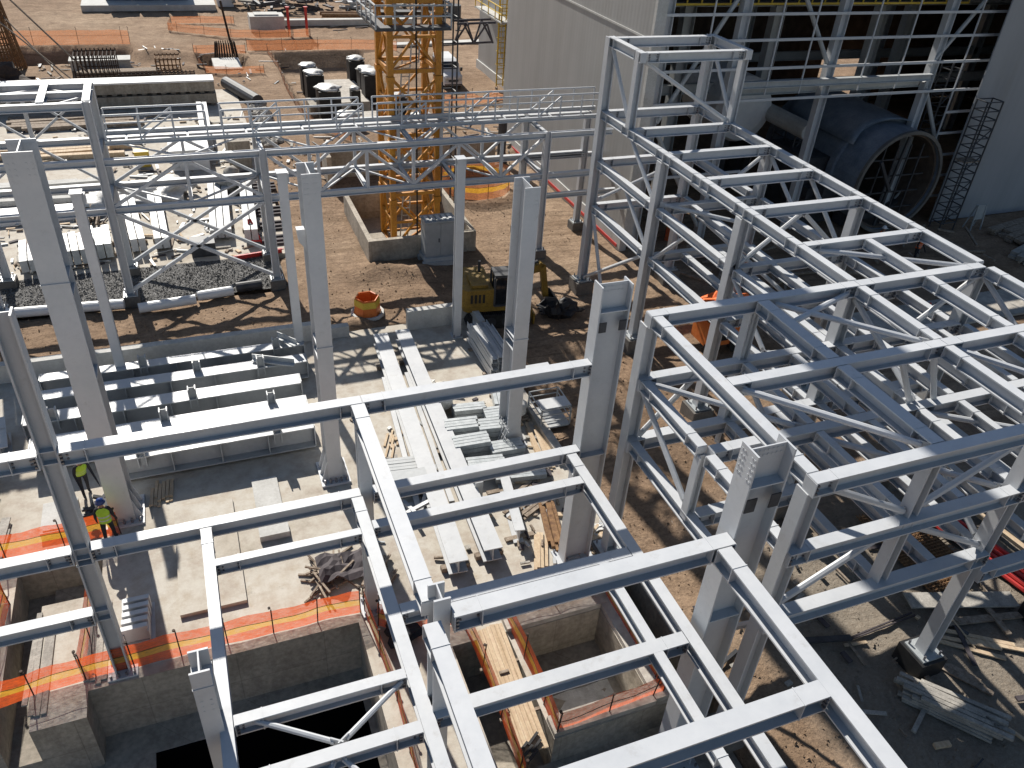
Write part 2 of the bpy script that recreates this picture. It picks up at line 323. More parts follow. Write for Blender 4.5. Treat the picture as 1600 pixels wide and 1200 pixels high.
def dirt_h(x, y):
    for a, b, c, d in FOOT:
        if a < x < b and c < y < d: return -9 if c < 0 else -0.5
    h = -0.06+0.11*noise.noise((x*.33, y*.33, 0))+0.07*noise.noise((x*1.1, y*1.1, 5))+0.08*noise.noise((x*2.3, y*2.3, 9))
    for a, b, s, u, k in MOUND:
        e = ((x-a)/s)**2+((y-b)/u)**2
        if e < 6: h += k*math.exp(-e)*(1+.5*noise.noise((x*1.9, y*1.9, 3)))
    for a, b, c, d, k in CUTS:
        ins = min(x-a, b-x, y-c, d-y)
        if ins > 0: h -= k*min(1, ins/0.8)
    return h
def seq(*parts):
    o = []
    for a, b, st in parts:
        n = max(1, int(round((b-a)/st))); o += [a+(b-a)*i/n for i in range(n)]
    return o+[parts[-1][1]]
xs = seq((-500,-100,100), (-100,-30,10), (-30,-16,1.0), (-16,34,.42), (34,60,1.0), (60,100,5), (100,500,100))
ys = seq((-200,-10,30), (-10,4,2), (4,62,.42), (62,135,.9), (135,180,5), (180,600,105))
b = MB(); b.grid([[(x, y, dirt_h(x, y)) for y in ys] for x in xs])
struct(b.build('ground', 'dirt', smooth=True))
# concrete slab with its pits
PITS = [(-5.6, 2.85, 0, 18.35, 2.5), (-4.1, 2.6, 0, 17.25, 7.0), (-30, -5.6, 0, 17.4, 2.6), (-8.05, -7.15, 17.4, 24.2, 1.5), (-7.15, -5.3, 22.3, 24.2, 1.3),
        (-30,-8.6, 19.6, 22.4, .5), (5.6, 7.55, 12.2, 16.4, 2.0), (7.8, 11.1, 12.9, 16.3, 1.75), (5.6, 13.3, 0, 12.2, 1.3), (11.95, 13.05, 12.2, 17.6, 1.7)]
def pit_d(x, y):
    d = 0
    for a, b_, c, e, k in PITS:
        if a < x < b_ and c < y < e: d = max(d, k)
    return d
cx = sorted({-30, 13.3, *[p[0] for p in PITS], *[p[1] for p in PITS]}); cyy = sorted({0, 37.2, *[p[2] for p in PITS], *[p[3] for p in PITS]})
b = MB()
for i in range(len(cx)-1):
    for j in range(len(cyy)-1):
        x0, x1, y0, y1 = cx[i], cx[i+1], cyy[j], cyy[j+1]; mx, my = (x0+x1)/2, (y0+y1)/2; d = pit_d(mx, my)
        b.use('pool_and_shade' if d > 6 else 'concw' if d > .6 else 'slab'); b.add([(x0,y0,-d),(x1,y0,-d),(x1,y1,-d),(x0,y1,-d)], [(0,1,2,3)])
        b.use('concw')
        if i+2 < len(cx):
            b.use('pool_and_shade' if max(d, pit_d((cx[i+1]+cx[i+2])/2, my)) > 6 else 'concw')  # deep pit walls coloured flat black to stand for their shade
            e = pit_d((cx[i+1]+cx[i+2])/2, my)
            if e != d: b.add([(x1,y0,-d),(x1,y1,-d),(x1,y1,-e),(x1,y0,-e)], [(0,1,2,3)])
        elif True: b.add([(x1,y0,-d),(x1,y1,-d),(x1,y1,-3),(x1,y0,-3)], [(0,1,2,3)])
        if j+2 < len(cyy):
            b.use('pool_and_shade' if max(d, pit_d(mx, (cyy[j+1]+cyy[j+2])/2)) > 6 else 'concw')
            e = pit_d(mx, (cyy[j+1]+cyy[j+2])/2)
            if e != d: b.add([(x0,y1,-d),(x1,y1,-d),(x1,y1,-e),(x0,y1,-e)], [(0,1,2,3)])
struct(b.build('concrete_slab', fixn=False))
# kerb walls at the rear of the slab, pit rims and raised plates
b = MB(); b.box(-16, 4.6, 36.75, 37.15, .004, .95); tag(b.build('concrete_kerb_wall', 'concl'), 'long low concrete kerb wall along the back of the slab, behind the stored girders', 'kerb wall')
b = MB(); b.box(4.62, 6.3, 36.7, 37.1, .004, .62); tag(b.build('concrete_kerb_wall', 'concl'), 'short lower stub of kerb wall behind the stacked long beams', 'kerb wall')
b = MB(); b.box(9.4, 13.1, 36.45, 36.85, .004, 1.15); b.box(12.75, 13.1, 34.6, 36.44, .004, 1.15)
tag(b.build('concrete_kerb_wall', 'concl'), 'L shaped concrete upstand at the slab corner beside the excavator', 'kerb wall')
b = MB(); b.box(12.85, 13.25, 24.0, 33.9, .004, .35); tag(b.build('concrete_kerb', 'conc'), 'low concrete edging along the dirt side of the slab', 'kerb')
b = MB(); b.box(-2.8, -.62, 20.35, 25.8, .004, .16); tag(b.build('raised_concrete_plinth', 'slab'), 'wide low concrete plinth on the slab between columns', 'plinth')
b = MB(); b.box(.15, 1.25, 23.1, 23.9, .004, .28); b.box(.2, 1.2, 24.0, 26.6, .004, .13)
tag(b.build('concrete_block', 'concl'), 'small pale concrete block beside the wide low plinth', 'concrete block')
b = MB(); b.box(7.55, 11.55, 16.32, 17.05, .004, .22); b.box(11.12, 11.6, 12.3, 16.31, .004, .22); b.box(7.56, 11.11, 12.24, 12.86, .004, .22)
tag(b.build('pit_rim', 'conc'), 'raised concrete rim round the square pit', 'pit rim')
# yard slab and gravel
b = MB(); b.box(-30, 4.9, 47.2, 83.4, -.3, .05); struct(b.build('yard_slab', 'slab'))
pts = [[(x, y, .05+.06*noise.noise((x*1.5, y*1.5, 2))) for y in seq((42.9, 47.25, .3))] for x in seq((-30, 4.0, .4))]
b = MB(); b.grid(pts); o = b.build('gravel_bed', 'gravel', smooth=True); o['kind'] = 'structure'
# loose stones on the gravel bed and the dirt: nobody could count them
random.seed(3); b = MB()
def stone(x, y, z, r):
    a = random.random()*6; k = [random.uniform(.7, 1.3) for _ in range(6)]
    b.add([(x+r*k[0]*math.cos(a), y+r*k[0]*math.sin(a), z), (x+r*k[1]*math.cos(a+2), y+r*k[1]*math.sin(a+2), z), (x+r*k[2]*math.cos(a+4), y+r*k[2]*math.sin(a+4), z), (x, y, z+r*k[3]), ], [(0,1,3),(1,2,3),(2,0,3)])
for _ in range(5200):
    x, y = random.uniform(-12, 3.9), random.uniform(43, 47.1); stone(x, y, .06, random.uniform(.02, .055))
o = b.build('loose_gravel', 'gravel', fixn=False); o['kind'] = 'stuff'; o['label'] = 'dark grey gravel stones spread under the pipe rack'
b = MB()
for _ in range(5500):
    x, y = random.choice(((random.uniform(13.5, 20.5), random.uniform(7, 36)), (random.uniform(-10, 20), random.uniform(37.6, 43)), (random.uniform(4.5, 24), random.uniform(43, 66)), (random.uniform(13.5, 30), random.uniform(6, 20))))
    h = dirt_h(x, y)
    if h > -.4: stone(x, y, h-.01, random.choice((.025, .03, .04, .05, .075)))
o = b.build('loose_stones', 'dirt', fixn=False); o['kind'] = 'stuff'; o['label'] = 'brown clods and stones strewn over the bare earth'
# ================================================================ STEEL: main frame at the front
def beam_x(root, x0, x1, y, z, d=.44, b_=.34, name='beam', m='steel', seam=()):
    y -= .15
    bb = MB().use(m).ibeam((x0, y, z-d/2), (x1, y, z-d/2), d, b_)
    bb.box(x0-.012, x0+.02, y-b_/2-.012, y+b_/2+.012, z-d, z-.03); bb.box(x1-.02, x1+.012, y-b_/2-.012, y+b_/2+.012, z-d, z-.03)
    for e in ((x0+.62, x1-.62) if x1-x0 > 3 else ()): bb.box(e-.012, e+.012, y-b_/2-.014, y+b_/2+.014, z-d-.012, z+.012)
    bb.use('bolt')
    for e, s_ in ((x0, 1), (x1, -1)):
        for dz in (.1, .22, .34):
            if dz < d-.05: bb.box(min(e+s_*.03, e+s_*.09), max(e+s_*.03, e+s_*.09), y-b_/2-.03, y-b_/2+.06, z-dz-.028, z-dz+.028); bb.box(min(e+s_*.15, e+s_*.2), max(e+s_*.15, e+s_*.2), y-.05, y-.015, z-dz-.025, z-dz+.025); bb.box(min(e+s_*.56, e+s_*.6), max(e+s_*.56, e+s_*.6), y-.06, y-.015, z-dz-.025, z-dz+.025)
    return bb.build(name, parent=root)
def beam_y(root, x, y0, y1, z, d=.44, b_=.34, name='beam', m='steel'):
    y0 -= .15; y1 -= .15
    if x < 12: x -= .15
    bb = MB().use(m).ibeam((x, y0, z-d/2), (x, y1, z-d/2), d, b_)
    for e in ((y0+.62, y1-.62) if y1-y0 > 3 else ()): bb.box(x-b_/2-.014, x+b_/2+.014, e-.012, e+.012, z-d-.012, z+.012)
    bb.box(x-b_/2-.012, x+b_/2+.012, y0-.012, y0+.02, z-d, z-.03); bb.box(x-b_/2-.012, x+b_/2+.012, y1-.02, y1+.012, z-d, z-.03)
    return bb.build(name, parent=root)
def brace(root, p, q, r=.075, name='brace', m='steel'):
    bb = MB(); P, Q = Vector(p), Vector(q); d = (Q-P).normalized()
    bb.tube(P+d*.12, Q-d*.12, r, 8); bb.bar(P-d*.1, P+d*.22, .035, .26); bb.bar(Q-d*.22, Q+d*.1, .035, .26)
    return bb.build(name, m, root)
def column(root, x, y, z0, z1, d, b_, axis, name='column', m='steel', tf=.05, stiff=(), base=True, splice=None, plate=True):
    """axis: direction the web runs in ('x' or 'y')"""
    u = (1,0,0) if axis == 'x' else (0,1,0)
    bb = MB(); bb.use(m).ibeam((x, y, z0), (x, y, z1), d, b_, tf, .035, upv=u)
    for z in stiff:
        for s_ in (-1, 1):
            if axis == 'x': bb.box(x-d/2+tf, x+d/2-tf, y+s_*.02 if s_ > 0 else y-b_/2+.02, y+b_/2-.02 if s_ > 0 else y-.02, z, z+.035)
            else: bb.box(x+s_*.02 if s_ > 0 else x-b_/2+.02, x+b_/2-.02 if s_ > 0 else x-.02, y-d/2+tf, y+d/2-tf, z, z+.035)
    if splice:
        if axis == 'x': bb.box(x-d/2-.02, x+d/2+.02, y-b_/2-.01, y+b_/2+.01, splice, splice+.03)
        else: bb.box(x-b_/2-.01, x+b_/2+.01, y-d/2-.02, y+d/2+.02, splice, splice+.03)
    c = bb.build(name, parent=root)
    if base:
        q = MB(); hx, hy = (d/2+.22, b_/2+.2) if axis == 'x' else (b_/2+.2, d/2+.22)
        q.use(m).box(x-hx, x+hx, y-hy, y+hy, z0+.004, z0+.07); q.use('bolt')
        for sx in (-1, -.33, .33, 1):
            for sy in (-1, 1): q.tube((x+sx*(hx-.1), y+sy*(hy-.09), z0+.07), (x+sx*(hx-.1), y+sy*(hy-.09), z0+.2), .04, 6)
        q.build('base_plate', parent=c)
    return c
def holes(c, rows, m='hole'):
    """bolt holes that show as small pale dots: list of (centre, normal axis)"""
    import bmesh
    o0 = Vector((0,0,0)); w_ = c.parent
    while w_: o0 += w_.location; w_ = w_.parent
    me = c.data; me.materials.append(M[m]); k = len(me.materials)-1
    bm = bmesh.new(); bm.from_mesh(me); r = .026
    for (x, y, z), ax in rows:
        x, y, z = x-o0.x, y-o0.y, z-o0.z
        e = ((r, .004) if ax == 'y' else (.004, r))
        vs = [bm.verts.new((x+sx*e[0], y+sy*e[1], z+sz*r)) for sz in (-1, 1) for sx, sy in ((-1,-1),(1,-1),(1,1),(-1,1))]
        for q in ((3,2,1,0),(4,5,6,7),(0,1,5,4),(1,2,6,5),(2,3,7,6),(3,0,4,7)): bm.faces.new([vs[i] for i in q]).material_index = k
    bm.to_mesh(me); bm.free()
A_, B_, CC = -4.58, 3.43, 11.2
R1, R2 = 11.0, 18.85
F = thing('structural_steelwork', 'grey steel building frame of long beams over the concrete pits in the foreground', 'steel frame', (3.4, 18.85, 0))
column(F, A_, R2, 0, 13.1, .44, .42, 'x', stiff=(9.1, 8.7, 5.62, 5.2, 3.0, 2.6), splice=5.0)
column(F, B_, R2, 0, 8.68, .40, .38, 'y')
cc = column(F, CC, R2, 0, 11.8, 1.05, .55, 'x', stiff=(10.9, 5.2), m='steel')
holes(cc, [((CC+dx, R2-.03, 11.68-dz), 'y') for dx in (-.3,-.18,-.06,.06,.18,.3) for dz in (0,.14)])
for sx in (-1, 1): MB().box(CC+sx*.34-.12, CC+sx*.34+.12, R2-.3, R2-.27, 10.25, 10.6).build('splice_or_shade_plate', 'dark', cc)  # dark plates painted in place of two shaded recess openings
c1 = column(F, CC, R1, -1.3, 11.7, 1.05, .62, 'x', stiff=(10.7, 6.0), m='steel')
holes(c1, [((CC-.532, R1+dy, 11.55-dz), 'x') for dy in (-.24,-.14,.14,.24) for dz in (0,.16,.32,.48,.64)]+[((CC+dx, R1-.03, 11.6-dz), 'y') for dx in (-.36,-.24,-.12,0,.12,.24,.36) for dz in (0,.14)])
for sx in (-1, 1): MB().box(CC+sx*.34-.14, CC+sx*.34+.14, R1-.34, R1-.31, 10.0, 10.42).build('splice_or_shade_plate', 'dark', c1)  # same dark plates standing for the shade inside the recesses
cb = column(F, B_, R1, -2.5, 9.55, .5, .37, 'y', base=False)
cl = column(F, -1.55, 12.1, -2.5, 7.9, .62, .42, 'y', base=False, splice=7.35)
holes(cl, [((-1.55+dx, 12.1-.314, 6.9-dz), 'y') for dx in (-.1, .1) for dz in (0, .18, .36)])
for z in (9.15, 5.65):
    beam_x(F, -16, A_-.24, R2, z, .46, .36); gb = .015 if z > 6 else .2; beam_x(F, A_+.24, B_-gb, R2, z, .46, .36); beam_x(F, B_+gb, CC-.54, R2, z, .46, .36)
beam_x(F, -16, A_-.24, R2, 3.08, .46, .36)
beam_x(F, 3.3, 10.12, 17.35, 5.65, .46, .34); beam_x(F, -1.15, 2.9, 17.2, 5.65, .40, .26)
beam_x(F, 3.28, 10.12, 14.07, 5.65, .46, .36); beam_x(F, 3.28, 10.12, 10.9, 5.65, .46, .38); beam_x(F, 3.28, 10.12, 6.9, 5.65, .46, .36)
beam_x(F, -1.12, 2.9, 12.15, 5.65, .42, .28); beam_x(F, -1.12, 2.9, 10.65, 5.65, .44, .32); beam_x(F, -1.12, 2.9, 7.2, 5.65, .44, .32)
beam_y(F, 10.46, 3.4, 18.6, 5.655, .46, .34); beam_y(F, 3.24, 3.4, 18.62, 5.655, .46, .34); beam_y(F, -1.15, 3.4, 18.62, 5.655, .44, .30)
beam_y(F, 9.35, 7.1, 14.0, 5.648, .40, .28)
beam_y(F, B_, 11.3, 18.62, 9.155, .46, .38); beam_y(F, 3.3, 3.4, 10.72, 9.155, .46, .38)
beam_x(F, B_+.22, CC-.54, 10.9, 9.15, .5, .40); beam_x(F, 3.35, 10.12, 6.77, 9.15, .5, .40)
beam_y(F, 10.46, 3.4, 10.66, 9.156, .5, .38)
brace(F, (-.75, 12.0, 5.5), (1.05, 10.8, 5.45), .07); brace(F, (2.95, 12.0, 5.5), (1.1, 10.8, 5.45), .07); brace(F, (1.0, 10.5, 5.45), (2.95, 7.4, 5.45), .07)
brace(F, (.9, 10.5, 5.45), (-1.0, 7.4, 5.45), .07)
# free standing crane-rail columns of the rear row
def rail_column(x, y, h, b_, d, label, bracket_z, tilt=0):
    t = thing('steel_column', label, 'steel column', (x, y, 0), group='tall bolted I section columns standing on the slab')
    c = column(t, x, y, 0, h, d, b_, 'y', name='shaft', tf=.05, stiff=(bracket_z, bracket_z-.6, h*.45), base=False)
    yy = y-d/2-.004
    holes(c, [((x+sx*dx, yy-.002, h-.15-dz), 'y') for sx in (-1, 1) for dx in (b_*.2, b_*.38) for dz in (0,.18,.36,.54)] +
             [((x+sx*dx, y+d/2-.06, h-.15-dz), 'y') for sx in (-1, 1) for dx in (b_*.2, b_*.38) for dz in (0,.18,.36,.54)])
    q = MB(); q.box(x-b_/2-.02, x+b_/2+.02, yy-.03, yy+.004, bracket_z-.05, bracket_z); q.build('splice_or_shade_plate', 'steel', t)
    q = MB()
    for z in (h*.28, h*.42): q.box(x-.12, x+.12, yy-.02, yy+.002, z-.3, z+.3)
    q = MB(); q.use('steel').box(x-b_/2-.3, x+b_/2+.3, y-d/2-.25, y+d/2+.25, .004, .1)
    for sx in (-1, 1):     # flared base gussets
        for yy2 in (y-d/2+.1, y, y+d/2-.1):
            q.add([(x+sx*b_/2*.9, yy2-.02, .1), (x+sx*(b_/2+.26), yy2-.02, .1), (x+sx*b_/2*.9, yy2-.02, 1.15), (x+sx*b_/2*.9, yy2+.02, .1), (x+sx*(b_/2+.26), yy2+.02, .1), (x+sx*b_/2*.9, yy2+.02, 1.15)], [(0,1,2),(5,4,3),(0,3,4,1),(1,4,5,2),(2,5,3,0)])
    q.use('bolt')
    for k in range(5): q.tube((x-b_/2-.15+k*(b_+.3)/4, y-d/2-.12, .1), (x-b_/2-.15+k*(b_+.3)/4, y-d/2-.12, .3), .05, 6)
    q.build('base_plate', parent=t)
    return t
t = rail_column(-4.55, 26.2, 14.45, .80, 1.15, 'tallest grey I section column, left of the stored girders, beside the yellow vested worker', 10.3)
t = rail_column(3.47, 26.2, 13.2, .58, 1.1, 'grey I section column at the right end of the stored girders', 6.6)
q = MB(); q.prism([(2.9, 11.2), (3.17, 11.2), (3.17, 10.45), (2.95, 10.75)], 25.9, 26.2, 'y'); q.build('bracket', 'steel', t)
t = rail_column(11.35, 26.3, 12.05, .62, 1.1, 'grey I section column with a small bracket, beside the bundled purlins and the dirt', 5.6)
q = MB(); q.box(11.66, 13.0, 26.15, 26.45, 3.4, 3.75); q.build('bracket', 'steel', t)
# slender columns at the rear edge of the slab
for x, h, lab in ((-4.6, 9.45, 'slender grey post behind the tallest column, leftmost of the rear posts'), (3.55, 9.7, 'slender grey post close behind the column at the girder ends'), (11.75, 9.75, 'slender grey post standing before the low concrete upstand')):
    t = thing('steel_post', lab, 'steel post', (x, 35.3, 0), group='slender posts along the rear slab edge')
    c = column(t, x, 35.3, 0, h, .36, .40, 'y', name='shaft', base=False)
    q = MB(); q.use('steel').box(x-.28, x+.28, 35.0, 35.6, .004, .06); q.use('bolt')
    for sx in (-1, 1): q.tube((x+sx*.2, 35.06, .06), (x+sx*.2, 35.06, .2), .04, 6)
    q.build('base_plate', parent=t)
    q = MB(); q.box(x-.24, x+.24, 35.05, 35.58, h-.004, h+.04); q.box(x+.18, x+.3, 35.3, 35.6, h-.5, h-.1); q.build('cap_plate', 'steel', t)
# ---------------------------------------------------------------- east frame
E_ = thing('structural_steelwork', 'large grey multi level steel frame at the right with a raised tower', 'steel frame', (20.5, 25, 0))
rows = [38.3, 35.25, 31.75, 28.5, 25.2, 21.8, 18.92]
LV = (10.7, 8.1, 5.55)
def pedestal(root, x, y, dark=False, hz=.75, w_=.55):
    q = MB().use('bitumen' if dark else 'concd'); q.box(x-w_, x+w_, y-w_, y+w_, -.3, hz); q.build('pedestal', parent=root)
    q = MB().use('galv'); q.box(x-w_*.8, x+w_*.8, y-w_*.8, y+w_*.8, hz+.004, hz+.07); q.use('bolt')
    for sx in (-1, 1):
        for sy in (-1, 1): q.tube((x+sx*w_*.62, y+sy*w_*.62, hz+.07), (x+sx*w_*.62, y+sy*w_*.62, hz+.24), .04, 6)
    q.build('base_plate', parent=root)
def ecol(x, y, z1=10.7, ax='x', z0=.75, d=.46, dark=False):
    column(E_, x, y, z0+.07, z1, d, .42, ax, base=False); pedestal(E_, x, y, dark, z0)
for y in (38.3, 31.75, 25.2): ecol(20.5, y, 10.25 if y < 38 else 14.3)
ecol(20.5, 18.7, 10.25); ecol(20.5, 10.75, 10.25, dark=True)
for y in (38.3, 31.75, 25.2, 18.7): ecol(26.4, y, 10.25 if y < 38 else 14.3)
ecol(12.6, 18.7, 10.25, z0=.2); ecol(12.6, 10.75, 10.25, z0=.2); ecol(26.4, 10.75, 10.25, dark=True)
column(E_, 16.5, 10.75, 5.5, 10.25, .36, .36, 'x', base=False); column(E_, 16.5, 18.7, 5.5, 10.25, .36, .36, 'x', base=False)
column(E_, 12.6, 14.8, 5.5, 8.0, .3, .3, 'x', base=False)
for x in (20.5, 26.4): column(E_, x, 35.25, 10.7, 14.3, .36, .36, 'x', base=False)
# tower
for y in (38.3, 35.25): beam_x(E_, 20.75, 26.15, y, 14.3, .46, .34)
for x in (20.5, 26.4): beam_y(E_, x, 35.05 if x else 0, 38.5, 14.32, .46, .34)
# far part, top level
for x in (20.5, 26.4):
    for a, b_ in zip(rows, rows[1:]): beam_y(E_, x, b_+.02, a-.02, LV[0], .42, .32)
    for z in LV[1:]:
        for a, b_ in ((38.3, 31.75), (31.75, 25.2), (25.2, 18.92)): beam_y(E_, x, b_+.24, a-.24, z, .42, .32)
for y in rows[:-1]: beam_x(E_, 20.7, 26.2, y, LV[0]-.003, .44, .32)
for z in LV[1:]:
    for y in (38.3, 31.75, 25.2, 21.9): beam_x(E_, 20.75, 26.15, y, z-.003, .44, .34)
for x in (22.4, 24.4):
    beam_y(E_, x, 18.98, 31.5, LV[1]-.008, .36, .26)
    if x != 21.5: beam_y(E_, x, 18.98, 31.5, LV[2]-.008, .36, .3)
# near part
NL = (10.7, 8.3, 5.75)
for y in (18.7, 14.8, 10.75):
    for x0, x1 in ((12.78 if y == 14.8 else 12.42, 20.49), (20.51, 26.22)):
        beam_x(E_, x0, x1, y, NL[0]+.004, .46, .36)
        beam_x(E_, x0, x1, y, NL[1], .46, .36)
        if not (y == 10.75 and x0 > 20.5): beam_x(E_, x0, x1, y, NL[2], .5, .40)
beam_x(E_, 20.7, 26.2, 10.75, NL[2]-.9, .46, .36)
for x in (12.6, 16.5, 20.5, 23.5, 26.4):
    for a, b_ in (((18.7, 14.8), (14.8, 10.75)) if x != 12.6 else ((18.7, 10.75),)): beam_y(E_, x, b_+.22, a-.22, NL[0], .42, .33 if x != 16.5 else .42)
for x in (12.6, 16.5, 18.5, 20.5, 22.2, 23.7, 25.1, 26.4):
  for ya, yb in ((10.97, 14.58), (15.02, 18.48)):
    beam_y(E_, x, ya, yb, NL[1]-.004, .4, .32 if x in (12.6, 20.5) else .26)
for x in (12.6, 16.5, 18.6, 20.5, 22.6, 24.4): beam_y(E_, x, 10.97, 18.48, NL[2]-.004, .42, .32)
beam_y(E_, 23.5, 18.92, 21.6, NL[0], .4, .3)
# bracing
BR = [((14.6,18.5,7.9),(12.9,18.5,5.9)), ((16.5,14.6,8.0),(20.3,11.0,8.0)), ((20.8,14.6,8.0),(26.2,11.0,8.0)), ((20.7,18.5,10.3),(23.4,18.5,8.4)), ((26.2,18.5,10.3),(23.6,18.5,8.4)), ((26.4,18.5,10.3),(26.4,14.9,8.4)), ((20.5,18.5,10.2),(20.5,14.9,8.4)), ((20.5,14.5,8.0),(20.5,11.0,5.9)), ((16.5,18.4,8.0),(16.5,14.9,5.9)), ((13.0,10.75,10.2),(16.35,10.75,8.4)), ((12.85,10.75,5.9),(16.3,10.75,7.9)), ((16.7,10.75,8.45),(20.2,10.75,10.3)), ((16.7,10.75,7.8),(20.3,10.75,5.9)),
      ((16.6,18.7,10.3),(16.45,18.7,4.6)), ((17.0,18.5,10.45),(20.3,15.1,10.45)), ((13.1,14.6,10.45),(16.4,11.0,10.45)), ((16.8,17.2,10.45),(20.2,18.5,10.4)),
      ((20.4,14.8,10.4),(22.4,14.8,6.0)), ((19.2,14.8,10.2),(20.3,14.8,8.4)), ((20.9,14.6,10.45),(23.3,11.1,10.45)), ((12.7,18.5,8.1),(16.2,15.0,8.1)),
      ((20.5,38.1,13.9),(20.5,35.4,10.9)), ((26.4,38.1,13.9),(26.4,35.4,10.9)), ((20.7,35.25,13.9),(26.1,35.25,10.8)),
      ((20.5,35.0,10.3),(20.5,32.0,8.2)), ((20.5,34.8,7.7),(20.5,32.0,5.7)), ((20.5,31.5,5.2),(20.5,28.8,7.8)), ((20.5,38.0,5.2),(20.5,35.6,.9)), ((20.5,38.2,.9),(20.5,32.2,5.2)),
      ((26.4,31.5,10.2),(26.4,28.6,8.2)), ((26.4,25.4,8.0),(26.4,28.4,10.2)), ((20.7,31.75,10.2),(23.5,31.75,8.2)), ((23.6,31.75,8.2),(26.2,31.75,10.2)),
      ((20.7,25.2,8.0),(23.5,25.2,10.2)), ((26.2,25.2,8.0),(23.5,25.2,10.2)), ((20.5,25.0,7.7),(20.5,22.0,5.8)), ((20.5,18.9,7.9),(20.5,21.8,5.8)), ((20.7,31.5,8.2),(23.4,28.7,8.2)), ((20.7,25.4,8.2),(23.4,28.4,8.2)),
      ((22.4,31.6,7.8),(24.4,25.4,5.8)), ((26.2,38.1,7.8),(20.8,38.1,5.8)), ((20.6,22.0,10.4),(26.2,19.0,10.4)), ((12.6,18.5,7.9),(12.6,15.0,5.9)), ((12.85,10.75,5.3),(12.65,14.0,.4))]
for p, q_ in BR: brace(E_, p, q_, .1)
# ---------------------------------------------------------------- pipe rack with walkway
G = thing('pipe_rack', 'long grey pipe rack bridge with lattice trusses and railed walkway before the tower crane', 'pipe rack', (7.5, 45, 0))
YF, YR = 43.3, 46.7
def gcol(x, y, z1, z0=.45):
    column(G, x, y, z0+.06, z1, .40, .34, 'x', base=False)
    q = MB().use('concd'); q.box(x-.42, x+.42, y-.42, y+.42, -.2, z0); q.build('pedestal', parent=G)
    q = MB().use('galv'); q.box(x-.36, x+.36, y-.36, y+.36, z0+.004, z0+.055); q.use('bolt')
    for sx in (-1, 1):
        for sy in (-1, 1): q.tube((x+sx*.27, y+sy*.27, z0+.05), (x+sx*.27, y+sy*.27, z0+.22), .04, 6)
    q.build('base_plate', parent=G)
for y in (YF, YR):
    gcol(-4.25, y, 10.75); gcol(-10.5, y, 10.75); gcol(3.5, y, 7.95); gcol(19.75, y, 7.95)
gcol(24.0, YR, 7.95)
ZT, ZB = 7.95, 5.45
def chord(x0, x1, y, z, d=.34, b_=.30): MB().use('steel').ibeam((x0, y, z-d/2), (x1, y, z-d/2), d, b_).build('chord', parent=G)
for y in (YF, YR):
    for x0, x1 in ((-14, -10.7), (-10.3, -4.45), (-4.05, 3.3), (3.7, 19.55), (19.95, 24.0)):
        chord(x0, x1, y, ZT); chord(x0, x1, y, ZB)
def lat(p, q_, w_=.15, name='lattice_bar'): MB().bar(p, q_, w_, w_).build(name, 'steel', G)
for y in (YF, YR):
    lat((-.35, y, ZB), (-.35, y, ZT-.3), .16)
    for x0, x1 in ((-4.1, -.4), (3.3, -.3)): lat((x0, y, ZB), (x1, y, ZT-.3))
    px = 3.7; n = 6; st = (19.55-3.7)/n
    for k in range(n):
        a, c_ = px+k*st, px+(k+1)*st
        if k: lat((a, y, ZB), (a, y, ZT-.3), .17)
        lat((a, y, ZT-.3) if k % 2 == 0 else (a, y, ZB), (c_, y, ZB) if k % 2 == 0 else (c_, y, ZT-.3))
    # X bracing down to the ground in the left bay
    lat((-4.1, y, ZB-.3), (3.35, y,   .7), .17); lat((3.35, y, ZB-.3), (-4.1, y, .7), .17)
for x in (-4.25, -.35, 3.5, 6.34, 8.98, 11.6, 14.3, 16.9, 19.75):
    MB().use('steel').ibeam((x, YF+.12, ZB-.15), (x, YR-.12, ZB-.15), .24, .2).build('cross_beam', parent=G)
    if x in (-4.25, 3.5, 11.6, 19.75): MB().use('steel').ibeam((x, YF+.12, ZT-.17), (x, YR-.12, ZT-.17), .24, .2).build('cross_beam', parent=G)
cs = [-4.25, -.35, 3.5, 6.34, 8.98, 11.6, 14.3, 16.9, 19.75]
for k, (a, c_) in enumerate(zip(cs, cs[1:])):
    lat((a, YF, ZB-.1) if k % 2 else (a, YR, ZB-.1), (c_, YR, ZB-.1) if k % 2 else (c_, YF, ZB-.1), .09)
    lat((a, YF, ZT-.12) if k % 2 else (a, YR, ZT-.12), (c_, YR, ZT-.12) if k % 2 else (c_, YF, ZT-.12), .08)
# walkway and its two handrails
for y, z in ((45.35, 8.2), (46.62, 8.3)):
    for x0, x1 in ((-4.0, 9.0), (9.05, 24.4)): MB().use('steel').ibeam((x0, y, z-.12), (x1, y, z-.12), .24, .18).build('walkway_stringer', parent=G)
for x in range(-3, 24, 3): MB().box(x-.05, x+.05, 45.45, 46.52, 8.02, 8.1).build('walkway_bearer', 'steel', G)
for i, y in enumerate((45.35, 46.62)):
    for x0, x1 in ((-3.9, 1.0), (1.8, 9.3), (10.1, 24.2)):
        q = MB(); q.tube((x0, y, 9.45), (x1, y, 9.45), .055, 6); q.tube((x0, y, 9.05), (x1, y, 9.05), .045, 6)
        n = int((x1-x0)/1.35); 
        for k in range(n+1): 
            xx = x0+(x1-x0)*k/n; q.tube((xx, y, 8.2), (xx, y, 9.45), .05, 6)
        for k in range(1, n, 3):
            xx = x0+(x1-x0)*k/n; xx2 = x0+(x1-x0)*(k+1)/n; q.tube((xx, y, 8.25), (xx2, y, 9.35), .05, 6)
        q.build('handrail', 'steel', G)
